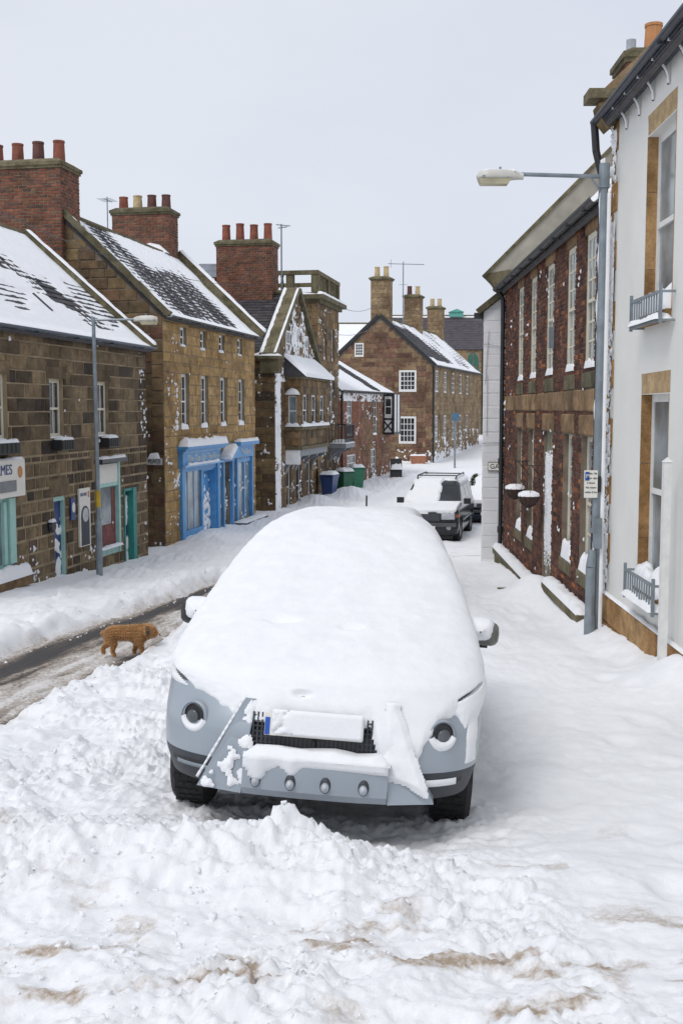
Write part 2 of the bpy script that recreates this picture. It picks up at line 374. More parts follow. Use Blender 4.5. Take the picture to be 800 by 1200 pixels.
def lump(parent, name, x0, x1, y0, y1, z, h, frame=None, nx=10, ny=6, seed=None, tilt=0.0, mat=None):
    """a heap of snow lying on a ledge"""
    seed = R.randrange(999) if seed is None else seed; nx = max(6, min(40, int((x1 - x0) / 0.06)))
    v = []; f = []
    for j in range(ny + 1):
        for i in range(nx + 1):
            a, c = i / nx, j / ny; x = x0 + (x1 - x0) * a; y = y0 + (y1 - y0) * c
            e = min(1, (1 - abs(2 * a - 1)) * (x1 - x0) / 0.12) ** .5 * min(1, (1 - abs(2 * c - 1)) * 2.2) ** .5
            n = float(fbm(x * 1.0 + 3.1 * seed, y + z, 5.0, 2, seed))
            v.append((x, y, z + h * e * (0.85 + 0.55 * n) * (1 + tilt * (c - .5)) - (0.006 if e == 0 else 0)))
    for j in range(ny):
        for i in range(nx): q = j * (nx + 1) + i; f.append((q, q + 1, q + nx + 2, q + nx + 1))
    return part(name, v, f, mat or SNOW, parent, frame, True)
def sheet(parent, name, F, W, H, n, hfun, mat=None, kind=None, x0=0.0, y0=0.0, drop=0.03):
    """snow as a height field over a plane; only where it is deeper than zero"""
    nx, ny = max(2, int(W * n)), max(2, int(H * n))
    X, Y = np.meshgrid(np.linspace(x0, x0 + W, nx + 1), np.linspace(y0, y0 + H, ny + 1)); h = np.array(hfun(X, Y), float)
    edge = np.zeros_like(h, bool); edge[0] = edge[-1] = True; edge[:, 0] = edge[:, -1] = True
    h[edge] = np.minimum(h[edge], -drop * 0.3); hv = np.maximum(h, -0.012)
    ok = np.maximum(np.maximum(h[:-1, :-1], h[1:, :-1]), np.maximum(h[:-1, 1:], h[1:, 1:])) > 0
    idx = np.arange((nx + 1) * (ny + 1)).reshape(ny + 1, nx + 1)
    q = np.stack([idx[:-1, :-1], idx[:-1, 1:], idx[1:, 1:], idx[1:, :-1]], -1)[ok]
    if len(q) == 0: return None
    used, inv = np.unique(q, return_inverse=True)
    V = np.stack([X.ravel(), Y.ravel(), hv.ravel()], -1)[used]; q = inv.reshape(-1, 4)
    me = bpy.data.meshes.new(name); me.vertices.add(len(V)); me.vertices.foreach_set('co', V.ravel())
    me.loops.add(q.size); me.loops.foreach_set('vertex_index', q.ravel().astype(np.int32))
    me.polygons.add(len(q)); me.polygons.foreach_set('loop_start', np.arange(0, q.size, 4, dtype=np.int32))
    me.polygons.foreach_set('use_smooth', np.ones(len(q), bool)); me.update(calc_edges=True); me.validate()
    me.materials.append(mat or SNOW)
    o = bpy.data.objects.new(name, me); link(o, parent, F)
    if kind: o['kind'] = kind
    return o
WALLF = frame_of((0, 0, 0), (1, 0, 0), (0, 0, 1), (0, -1, 0))          # plane of a facade: x, up, outward
def crust(wall, x0, x1, z0, z1, seed, thr=0.30, sc=3.0, n=22, low=None, thick=0.02, stretch=1.0, name='wind_blown_snow', lim=None):
    """snow blown onto a wall: ragged flecks, denser near the bottom when low is given; lim keeps it under a gable"""
    sc = sc * 2.2; n = min(48, n * 1.7)
    def h(X, Y):
        t = fbm(X * stretch, Y, sc, 3, seed, 0.62) + 0.70 * fbm(X, Y, sc * 0.16, 2, seed + 9) - thr - (0.06 if thr < 0.1 or low is not None else 0.17)
        if low is not None: t = t + 0.50 * (1 - sstep(0, low, Y - z0))
        if lim is not None:
            a, b = lim(X, Y); t = np.where((X < a + .05) | (X > b - .05), -1, t)
        return np.clip(t * 0.16, -0.05, thick + .01)
    return sheet(wall, name, T(0, -0.030, 0) @ WALLF, x1 - x0, z1 - z0, n, h, kind='stuff', x0=x0, y0=z0)
def slates(parent, F, W, H, sw=0.24, ex=0.17, mat=None, seed=3, clip=None):
    rr = random.Random(seed); mb = MB(); k = 0; y = 0
    while y < H - 0.02:
        x = -sw * 0.5 * (k % 2)
        while x < W:
            a, b = max(0, x + 0.004), min(W, x + sw - 0.004); x += sw
            if b - a < 0.03 or (clip and not clip((a + b) / 2, y)): continue
            t = 0.012 + rr.uniform(0, 0.007); y1 = min(H, y + ex + 0.03); dy = rr.uniform(-.012, .012) if k else 0
            mb.add([(a, y + dy, 0.004), (b, y + dy, 0.004), (b, y1, 0.002), (a, y1, 0.002), (a, y + dy, 0.012 + t), (b, y + dy, 0.012 + t), (b, y1, 0.004), (a, y1, 0.004)],
                   [(4, 5, 6, 7), (0, 1, 5, 4), (1, 2, 6, 5), (3, 0, 4, 7)])
        y += ex; k += 1
    return mb.build('slates', mat or SLATE, parent, F, kind='stuff')
def slope_frames(x0, x1, D, ze, zr, ov=0.15):
    """front and back slope frames of a ridge roof along x; returns frame, width, slope length"""
    a = math.atan2(zr - ze, D / 2); c, s = math.cos(a), math.sin(a); H = (D / 2 + ov) / c
    f = frame_of((x0, -ov, ze - ov * s / c), (1, 0, 0), (0, c, s), (0, -s, c))
    g = frame_of((x1, D + ov, ze - ov * s / c), (-1, 0, 0), (0, -c, s), (0, s, c))
    return f, g, x1 - x0, H
def roof(b, x0, x1, D, ze, zr, hf, mat=None, ov=0.15, n=14, back=True, sw=0.24, ex=0.17, snowy=True, name='roof'):
    f, g, W, H = slope_frames(x0, x1, D, ze + 0.02, zr + 0.02, ov)
    r = MB().box(0, W, 0, H, -0.06, 0.0).build(name, mat or SLATE, b, f)
    I = Matrix.Identity(4)
    slates(r, I, W, H, sw, ex, mat, seed=R.randrange(99))
    if hf: sheet(r, 'roof_snow', T(0, 0, 0.012), W, H, n, hf, kind='stuff')
    if back:
        r2 = MB().box(0, W, 0, H, -0.06, 0.0).build(name, mat or SLATE, b, g)
        sheet(r2, 'roof_snow', T(0, 0, 0.012), W, H, 4, lambda X, Y: 0.05 + 0.02 * fbm(X, Y, 1.5, 3, 5), kind='stuff')
    rd = MB().tube((x0, D / 2, zr + 0.03), (x1, D / 2, zr + 0.03), 0.09, n=8).build('ridge', MOSSY, b)
    return r, W, H
def gutter(b, x0, x1, y, z, r=0.06, mat=None, brackets=6, snow=False):
    mb = MB(); n = 8
    v = []; f = []
    for x in (x0, x1):
        for i in range(n + 1):
            t = math.pi + math.pi * i / n; v.append((x, y + r * math.cos(t), z + r * math.sin(t)))
    for i in range(n): f.append((i, i + 1, n + 2 + i, n + 1 + i))
    mb.add(v, f); mb.box(x0, x1, y + r * .9, y + r * 1.15, z - r * 1.4, z + 0.01)
    for i in range(brackets):
        x = x0 + (x1 - x0) * (i + .5) / brackets; mb.box(x - .012, x + .012, y - r * 1.05, y + r * 1.4, z - r * 1.25, z - r * 0.9)
    return mb.build('gutter', mat or GUTTER, b)
def pot(parent, x, y, z0, z1, r=0.13, mat=None):
    h = z1 - z0
    MB().lathe([(r * .98, 0), (r * 1.0, h * .05), (r * .97, h * .10), (r * .86, h * .90), (r * .94, h * .91), (r * .94, h), (r * .76, h), (r * .74, h * .6), (0.001, h * .6)], 12, T(x, y, z0)).build('chimney_pot', mat or POT_R, parent, smooth=False)
def brick_stack(parent, x0, x1, y0, y1, z0, z1, mat, bw=0.23, bh=0.085, core=None, name='brickwork'):
    e = 0.012; MB().box(x0 + e, x1 - e, y0 + e, y1 - e, z0, z1 - 0.002).build('core', core or MORTAR, parent)
    mb = MB(); u = unit_mesh(mat, 0)
    for (ox, oy, L, ang) in ((x0, y0, x1 - x0, 0), (x1, y0, y1 - y0, math.pi / 2), (x1, y1, x1 - x0, math.pi), (x0, y1, y1 - y0, -math.pi / 2)):
        F = T(ox, oy, 0) @ RZ(ang)
        for (a, b, c, d) in courses(0, L, z0, z1, (bh, bh), (bw, bw), gap=0.02, seed=4, bond=bw):
            uu = unit_mesh(mat, R.randrange(5)); M = F @ T(a, 0.014, c) @ Sc(b - a, 0.02 * R.uniform(.7, 1.2), d - c)
            mb.add([M @ q.co for q in uu.vertices], [tuple(p.vertices) for p in uu.polygons])
    return mb.build(name, mat, parent, kind='stuff')
def chimney(b, x0, x1, y0, y1, z0, z1, pots, brick=None, ptop=0.5, cap=0.07, stone=False, pr=0.13, along='y', aerial=None):
    """stack with oversailing cap and a row of pots; the root part is the cap"""
    mb = MB(); c = cap
    mb.box(x0 - c * .5, x1 + c * .5, y0 - c * .5, y1 + c * .5, z1 - 0.22, z1 - 0.15).box(x0 - c, x1 + c, y0 - c, y1 + c, z1 - 0.15, z1 - 0.06)
    mb.add([(x0 - c * .8, y0 - c * .8, z1 - .058), (x1 + c * .8, y0 - c * .8, z1 - .058), (x1 + c * .8, y1 + c * .8, z1 - .058), (x0 - c * .8, y1 + c * .8, z1 - .058),
            (x0 + .1, y0 + .1, z1 + .04), (x1 - .1, y0 + .1, z1 + .04), (x1 - .1, y1 - .1, z1 + .04), (x0 + .1, y1 - .1, z1 + .04)],
           [(4, 5, 6, 7), (0, 1, 5, 4), (1, 2, 6, 5), (2, 3, 7, 6), (3, 0, 4, 7)])
    ch = mb.build('chimney', MOSSY, b)
    if stone:
        MB().box(x0 + .01, x1 - .01, y0 + .01, y1 - .01, z0, z1 - 0.225).build('core', MORTAR, ch)
        mb = MB()
        for (ox, oy, L, ang) in ((x0, y0, x1 - x0, 0), (x1, y0, y1 - y0, math.pi / 2), (x1, y1, x1 - x0, math.pi), (x0, y1, y1 - y0, -math.pi / 2)):
            F = T(ox, oy, 0) @ RZ(ang)
            for (a, q, lo, up) in courses(0, L, z0, z1 - .222, (.22, .3), (.3, .6), gap=0.016, seed=R.randrange(99)):
                uu = unit_mesh(brick, R.randrange(5)); M = F @ T(a, 0.014, lo) @ Sc(q - a, 0.025, up - lo)
                mb.add([M @ w.co for w in uu.vertices], [tuple(p.vertices) for p in uu.polygons])
        mb.build('stonework', brick, ch, kind='stuff')
    else: brick_stack(ch, x0, x1, y0, y1, z0, z1 - 0.222, brick or BRICK_R)
    n = len(pots)
    for i, m in enumerate(pots):
        t = (i + .5) / n
        px, py = ((x0 + x1) / 2, y0 + (y1 - y0) * t) if along == 'y' else (x0 + (x1 - x0) * t, (y0 + y1) / 2)
        pot(ch, px, py, z1 + 0.02, z1 + ptop * R.uniform(.93, 1.05), pr, m)
    return ch
def text_obj(name, s, size, mat, parent, frame, squeeze=1.0, ext=0.004):
    cu = bpy.data.curves.new(name, 'FONT'); cu.body = s; cu.size = size; cu.extrude = ext; cu.align_x = 'CENTER'; cu.align_y = 'CENTER'
    tmp = bpy.data.objects.new(name + '_tmp', cu); COL.objects.link(tmp)
    dg = bpy.context.evaluated_depsgraph_get(); dg.update()
    me = bpy.data.meshes.new_from_object(tmp.evaluated_get(dg)); bpy.data.objects.remove(tmp); bpy.data.curves.remove(cu)
    me.materials.clear(); me.materials.append(mat); me.name = name
    o = bpy.data.objects.new(name, me); link(o, parent, frame @ RX(math.pi / 2) @ Sc(squeeze, 1, 1)); return o
def copy_tree(o, parent=None):
    c = o.copy(); COL.objects.link(c)
    if parent is not None: c.parent = parent
    if o.name in ZB: ZB[c.name] = ZB[o.name]
    for ch in list(o.children): copy_tree(ch, c)
    return c

# ------------------------------------------------------------------ ground: snow, road
_gy = np.arange(-80, 400, 0.1)
_gz = np.interp(_gy, [-80, 0, 3, 5, 6.4, 9, 14.2, 19.7, 25.5, 32, 42, 52, 62, 70, 88, 110, 160, 400],
                [0.4, 0.02, -0.22, -0.58, -0.80, -1.03, -1.38, -1.68, -1.98, -2.10, -2.05, -2.0, -1.92, -1.80, -1.10, -0.6, -0.3, -0.3])
_k = np.hanning(17); _gz = np.convolve(np.pad(_gz, 8, 'edge'), _k / _k.sum(), 'valid')
def S0(y): return np.interp(y, _gy, _gz)
def XN(y): return np.interp(y, [-80, -10, 4, 8.8, 11.5, 13.6, 16.1, 22, 26, 40], [-9, -4.4, -3.45, -2.92, -2.66, -2.40, -2.22, -1.75, -1.25, 1.2])
def XF(y): return -4.2 + 0.179 * (np.asarray(y) - 13.6)
def gauss(x, c, w): return np.exp(-((np.asarray(x) - c) / w) ** 2)
def chunks(x, y, sc, seed):
    """broken crust: every cell of a jittered grid its own height and tilt"""
    x = x * sc; y = y * sc; ix, iy = np.floor(x), np.floor(y); best = np.full(x.shape, 9.0); h = np.zeros(x.shape)
    for dx in (-1, 0, 1):
        for dy in (-1, 0, 1):
            a = _hash(ix + dx, iy + dy, seed); b = _hash(ix + dx, iy + dy, seed + 1); c = _hash(ix + dx, iy + dy, seed + 2); k = 1 / 4294967296.0
            ox, oy = x - (ix + dx + a * k), y - (iy + dy + b * k); d = ox * ox + oy * oy; m = d < best
            best = np.where(m, d, best); h = np.where(m, c * k + ox * (((a >> np.uint32(7)) % np.uint32(1000)) / 1000.0 - .5) + oy * (((b >> np.uint32(7)) % np.uint32(1000)) / 1000.0 - .5) - .5 * d, h)
    return h
STEPS = [(3.3, 13.4), (3.02, 12.7), (3.1, 12.0), (2.75, 11.3), (2.85, 10.6), (2.5, 9.9), (2.55, 9.2), (2.2, 8.5), (2.3, 7.8), (1.95, 7.15), (2.05, 6.5), (1.7, 5.9), (1.8, 5.3), (1.5, 4.7),
         (2.9, 15.5), (2.6, 16.4), (2.75, 17.3), (2.4, 18.2), (2.5, 19.2), (2.2, 20.3), (2.35, 21.4)]
def snow_height(X, Y):
    z = S0(Y)
    big = fbm(X, Y, 0.55, 3, 11) * 0.06
    lump1 = fbm(X, Y, 2.6, 5, 21, 0.55, True)                        # rounded churned lumps
    lump2 = fbm(X + 0.2 * fbm(X, Y, 3, 2, 61), Y, 7.5, 4, 33, 0.6, True)
    lump3 = fbm(X, Y, 1.15, 4, 77, 0.5)
    churn = np.clip(sstep(1.6, 0.2, X) * sstep(8.0, 5.0, Y) + sstep(-0.7, -1.2, X) * (X > XF(Y) - 2.5), 0, 1) * sstep(40, 22, Y)
    churn = np.maximum(churn, 0.34 * sstep(5.6, 3.8, Y))
    patch = 0.35 + 0.85 * sstep(-0.25, 0.3, fbm(X, Y, 0.9, 3, 501)); lump1 = lump1 * (0.6 + 0.4 * patch); lump2 = 0.3 + (lump2 - 0.3) * patch
    pave = sstep(XF(Y) + 0.1, XF(Y) - 0.3, X)
    h = big + churn * (0.075 * (lump1 - 0.35) + 0.040 * (lump2 - 0.3) + 0.07 * lump3 + 0.026 * patch * fbm(X, Y, 16, 4, 303, 0.65, True))
    wx, wy = X + 0.06 * fbm(X, Y, 6, 2, 71), Y + 0.06 * fbm(X, Y, 6, 2, 72)
    rough = churn * sstep(0.55, 1.1, patch) + 0.5 * churn * sstep(0.1, 0.5, lump3)
    near = (Y < 20) & (np.abs(X) < 8)
    ck = np.zeros_like(X); ck[near] = 0.036 * (chunks(wx[near], wy[near], 6.0, 11) - .4) + 0.022 * (chunks(wx[near], wy[near], 14.0, 21) - .4)
    h = h + rough * ck
    h = h + pave * 0.05 * (lump1 - 0.3) + pave * 0.05 + (1 - churn) * (0.010 * lump2 + 0.035 * fbm(X * 1.6, Y, 1.6, 3, 5))
    # bank thrown up between the car and the road
    bank = gauss(X, XN(Y) + 0.45, 0.45) * 0.06 + sstep(-0.95, -1.7, X) * 0.02
    bank = bank * sstep(24, 15, Y) * sstep(2.5, 5, Y) * (X > XN(Y) - 0.25)
    h = h + bank * (1 + 0.6 * lump3) - 0.10 * gauss(X, -2.15, 0.45) * gauss(Y, 12.6, 1.1)
    # heap shoved up in front of the bumper
    heap = sstep(0.62, -0.05, X) * gauss(Y, 4.85, 0.50) * (0.15 + 0.07 * lump3) + gauss(X, -1.45, 0.6) * gauss(Y, 5.15, 0.7) * 0.12
    heap = heap + gauss(X, -0.17, 0.15) * gauss(Y, 5.22, 0.20) * 0.06 + gauss(X, 0.9, 0.5) * gauss(Y, 5.1, 0.5) * 0.03
    h = h + heap
    # ruts across the foreground
    h = h - 0.028 * sstep(0.0, 0.9, np.sin(Y * 4.7 + 0.5 * X + 1.6 * lump3)) * sstep(4.6, 3.6, Y) * (0.6 + lump1)
    # wheel troughs and hollow under the car, drift against its flank
    h = h - 0.05 * gauss(X, 0.1, 0.8) * sstep(5.3, 5.8, Y) * sstep(11.0, 10.0, Y)
    # drifts along the right-hand houses
    h = h + 0.22 * sstep(2.9, 3.6, X) * sstep(9, 12, Y) * sstep(28, 22, Y) + 0.25 * gauss(X, 3.35, 0.5) * gauss(Y, 10.7, 0.7)
    h = h + 0.30 * gauss(X, 3.2, 0.4) * gauss(Y, 18.9, 0.9)
    # footprints
    for (fx, fy) in STEPS:
        dd = ((X - fx) / 0.13) ** 2 + ((Y - fy) / 0.20) ** 2
        h = h - 0.045 * np.exp(-dd * dd) * (0.6 + 1.2 * lump3) + 0.012 * np.exp(-(np.sqrt(dd) - 1.5) ** 2 * 5) * lump1
    # drifts by the left-hand shops and the low mounds farther on
    h = h + 0.25 * gauss(X, -1.0, 0.6) * gauss(Y, 43.6, 1.2) + 0.35 * gauss(X, 0.35, 0.8) * gauss(Y, 46.8, 1.2)
    h = h + 0.30 * gauss(X, 1.0, 1.1) * gauss(Y, 33.5, 2.5) + 0.18 * gauss(X, -3.75, 0.6) * gauss(Y, 31.0, 2.5)
    # cleared carriageway
    jit = 0.13 * lump3 + 0.05 * (lump1 - 0.3)
    jit2 = 0.28 * fbm(X, Y, 0.8, 4, 402, 0.6)
    inside = sstep(-0.10, 0.13, (XN(Y) + jit) - X) * sstep(-0.42, 0.30, X - (XF(Y) + jit2)) * sstep(27, 23, Y + 3 * lump3)
    return z + h * (1 - inside) - 0.34 * inside, inside
def dirt_amount(X, Y, inside):
    s = fbm(X * 1.0 + 5, Y * 2.1, 1.7, 5, 91, 0.6)
    d = sstep(0.05, 0.36, s) * sstep(4.9, 4.0, Y) * 0.95
    d = d + sstep(0.25, 0.45, fbm(X, Y, 2.3, 3, 55)) * sstep(7, 5, Y) * 0.65
    e = np.minimum(np.abs(X - XN(Y)), np.abs(X - XF(Y)))
    d = d + sstep(0.30, 0.05, e) * sstep(30, 24, Y) * (0.45 + 0.8 * s) * (Y > 6) + inside * 0.3
    d = d + sstep(0.05, 0.35, fbm(X * 0.7, Y * 2.0, 1.6, 3, 14)) * gauss(Y, 27.5, 2.2) * sstep(1.5, 2.3, X) * 0.9
    d = d + sstep(0.0, 0.3, fbm(X, Y * 1.5, 1.2, 3, 15)) * gauss(X - 0.22 * (Y - 34), 1.4, 0.45) * gauss(Y, 36, 6) * 0.6
    d = d + sstep(0.1, 0.35, fbm(X, Y, 1.5, 3, 18)) * gauss(X - XF(Y), -0.5, 0.4) * gauss(Y, 27, 1.5) * 0.9
    return np.clip(d, 0, 1)
def grid_object(name, xs, ys, zfun, mat, attrs=None):
    X, Y = np.meshgrid(xs, ys); Z, ex = zfun(X, Y)
    ny, nx = X.shape; idx = np.arange(nx * ny).reshape(ny, nx)
    q = np.stack([idx[:-1, :-1], idx[:-1, 1:], idx[1:, 1:], idx[1:, :-1]], -1).reshape(-1, 4).astype(np.int32)
    me = bpy.data.meshes.new(name); me.vertices.add(nx * ny); me.vertices.foreach_set('co', np.stack([X, Y, Z], -1).ravel())
    me.loops.add(q.size); me.loops.foreach_set('vertex_index', q.ravel())
    me.polygons.add(len(q)); me.polygons.foreach_set('loop_start', np.arange(0, q.size, 4, dtype=np.int32))
    me.polygons.foreach_set('use_smooth', np.ones(len(q), bool)); me.update(calc_edges=True)
    for an, fn in (attrs or {}).items():
        at = me.attributes.new(an, 'FLOAT', 'POINT'); at.data.foreach_set('value', np.asarray(fn(X, Y, ex), np.float32).ravel())
    me.materials.append(mat); o = bpy.data.objects.new(name, me); COL.objects.link(o); return o
def spacing(a, b, fn):
    out = [a]
    while out[-1] < b: out.append(out[-1] + fn(out[-1]))
    return out
_xr = spacing(0, 2600, lambda x: 0.014 if x < 1.5 else 0.014 + (x - 1.5) * 0.011 if x < 5 else 0.05 + (x - 5) * 0.12)
_xs = np.array([-v for v in reversed(_xr[1:])] + _xr)
_ys = np.array([-400, -150, -60, -30, -15, -8, -4, -2, -1] + spacing(0, 2.5, lambda y: 0.1) + spacing(2.62, 13, lambda y: 0.0042 * y)[0:] + spacing(13.1, 110, lambda y: 0.0085 * y) + spacing(112, 3000, lambda y: 0.15 * y))
ground = grid_object('snow_covered_ground', _xs, _ys, snow_height, SNOWG, {'dirt': dirt_amount}); tag(ground, kind='structure')

def road_mat():
    m, N, L, bs = nodes_of('slushy_asphalt')
    g = N.new('ShaderNodeNewGeometry'); at = N.new('ShaderNodeAttribute'); at.attribute_name = 'slush'
    n1 = noise_node(N, L, 26, 6, 0.72, g.outputs['Position'])
    ad = N.new('ShaderNodeMath'); ad.operation = 'MULTIPLY_ADD'; L.new(n1.outputs['Fac'], ad.inputs[0]); ad.inputs[1].default_value = 1.5; L.new(at.outputs['Fac'], ad.inputs[2])
    r = ramp_node(N, [(0.42, (0.055, 0.052, 0.052)), (0.56, (0.13, 0.105, 0.085)), (0.70, (0.42, 0.37, 0.32)), (0.86, (0.74, 0.72, 0.70))])
    s = N.new('ShaderNodeMath'); s.operation = 'MULTIPLY_ADD'; L.new(ad.outputs[0], s.inputs[0]); s.inputs[1].default_value = 0.5; s.inputs[2].default_value = 0.0
    L.new(s.outputs[0], r.inputs[0])
    n2 = noise_node(N, L, 120, 3, 0.6, g.outputs['Position']); r2 = ramp_node(N, [(0.3, (0.75,) * 3), (0.7, (1.2,) * 3)]); L.new(n2.outputs['Fac'], r2.inputs[0])
    mx = mul_node(N, L, r.outputs[0], r2.outputs[0]); L.new(mx.outputs[0], bs.inputs['Base Color'])
    bs.inputs['Roughness'].default_value = 0.6; bs.inputs['Specular IOR Level'].default_value = 0.35
    bump_node(N, L, bs, n1.outputs['Fac'], 0.6, 0.02); return m
def road_u(X, Y): return (X - XN(Y)) / (XF(Y) - XN(Y))
def slush_amount(X, Y, ex):
    u = road_u(X, Y); w = 0.06 * fbm(X * 0.3, Y * 0.3, 1, 2, 3)
    streak = fbm(X * 6 - 6 * XN(Y), Y * 0.7, 1.0, 4, 44, 0.6)
    s = 0.82 + 0.6 * streak
    s = s - 0.80 * (1.15 * gauss(u + w, 0.80, 0.15) + 0.8 * gauss(u + w, 0.05, 0.10)) - 0.25 * gauss(u, 0.55, 0.08)
    return s
def road_z(X, Y):
    s = slush_amount(X, Y, None); return S0(Y) - 0.16 + 0.045 * np.clip(s, 0, 1) * (0.6 + fbm(X, Y, 5, 4, 8)), None
_t = np.linspace(-0.12, 1.12, 70); _ry = np.array(spacing(1.0, 29, lambda y: 0.05))
def road_obj():
    U, Y = np.meshgrid(_t, _ry); X = XN(Y) + U * (XF(Y) - XN(Y)); Z, _ = road_z(X, Y)
    ny, nx = X.shape; idx = np.arange(nx * ny).reshape(ny, nx)
    q = np.stack([idx[:-1, 1:], idx[:-1, :-1], idx[1:, :-1], idx[1:, 1:]], -1).reshape(-1, 4)
    o = part('road', np.stack([X, Y, Z], -1).reshape(-1, 3).tolist(), q.tolist(), road_mat(), smooth=True)
    at = o.data.attributes.new('slush', 'FLOAT', 'POINT'); at.data.foreach_set('value', slush_amount(X, Y, None).astype(np.float32).ravel())
    return tag(o, kind='structure')
road_obj()

def clods():
    """loose broken lumps of snow on the bank and in the foreground"""
    rr = random.Random(3); P = []
    while len(P) < 2200:
        if rr.random() < 0.6: x, y = rr.uniform(-3.4, 0.3), rr.uniform(2.7, 6.2)
        elif rr.random() < 0.5: y = rr.uniform(6, 17); x = float(XN(y)) + rr.uniform(-0.35, 1.3)
        else: y = rr.uniform(9, 24); x = float(XF(y)) - rr.uniform(-0.2, 1.2)
        if -1.1 < x < 1.1 and y > 5.3: continue
        P.append((x, y))
    A = np.array(P); Zs, ins = snow_height(A[:, 0], A[:, 1])
    phi = (1 + 5 ** .5) / 2
    iv = [Vector(p).normalized() for p in [(-1, phi, 0), (1, phi, 0), (-1, -phi, 0), (1, -phi, 0), (0, -1, phi), (0, 1, phi), (0, -1, -phi), (0, 1, -phi), (phi, 0, -1), (phi, 0, 1), (-phi, 0, -1), (-phi, 0, 1)]]
    fc = [(0, 11, 5), (0, 5, 1), (0, 1, 7), (0, 7, 10), (0, 10, 11), (1, 5, 9), (5, 11, 4), (11, 10, 2), (10, 7, 6), (7, 1, 8), (3, 9, 4), (3, 4, 2), (3, 2, 6), (3, 6, 8), (3, 8, 9), (4, 9, 5), (2, 4, 11), (6, 2, 10), (8, 6, 7), (9, 8, 1)]
    ev = list(iv); ef = []; cache = {}
    def mid(a, b):
        k = (min(a, b), max(a, b))
        if k not in cache: ev.append((ev[a] + ev[b]).normalized()); cache[k] = len(ev) - 1
        return cache[k]
    for a, b, c in fc:
        ab, bc, ca = mid(a, b), mid(b, c), mid(c, a); ef += [(a, ab, ca), (b, bc, ab), (c, ca, bc), (ab, bc, ca)]
    mb = MB()
    for (x, y), z, i in zip(P, Zs, ins):
        if i > 0.5: z = float(S0(y)) - 0.15
        s = rr.choice([0.004, 0.005, 0.007, 0.009, 0.013]) * rr.uniform(.8, 1.25) * (1 if y < 9 else 1.3); sx, sy, sz = s * rr.uniform(.8, 1.5), s * rr.uniform(.8, 1.3), s * rr.uniform(.6, 1.0)
        a = rr.uniform(0, 6.3); ca, sa = math.cos(a), math.sin(a); of = rr.uniform(0, 50); vv = []
        for p in ev:
            k = 1 + 0.45 * math.sin(p.x * 4.1 + of) * math.cos(p.y * 2.7 + of * 1.3) + 0.16 * math.sin(p.z * 5 + of * 2)
            q = (p.x * sx * k, p.y * sy * k, p.z * sz * k); vv.append((x + q[0] * ca - q[1] * sa, y + q[0] * sa + q[1] * ca, z + q[2] - sz * 0.1))
        mb.add(vv, ef)
    o = mb.build('snow_clods', SNOW, smooth=True); tag(o, 'loose broken clods of snow on the bank and foreground', 'snow', kind='stuff')
clods()

def nrm(a, b): l = math.hypot(a, b); return (a / l, b / l)
def along(o, d, s): return (o[0] + d[0] * s, o[1] + d[1] * s)
GABLE = RZ(-math.pi / 2)                              # frame of a near gable (plane x = 0, seen from -x): its x runs from the back to the front

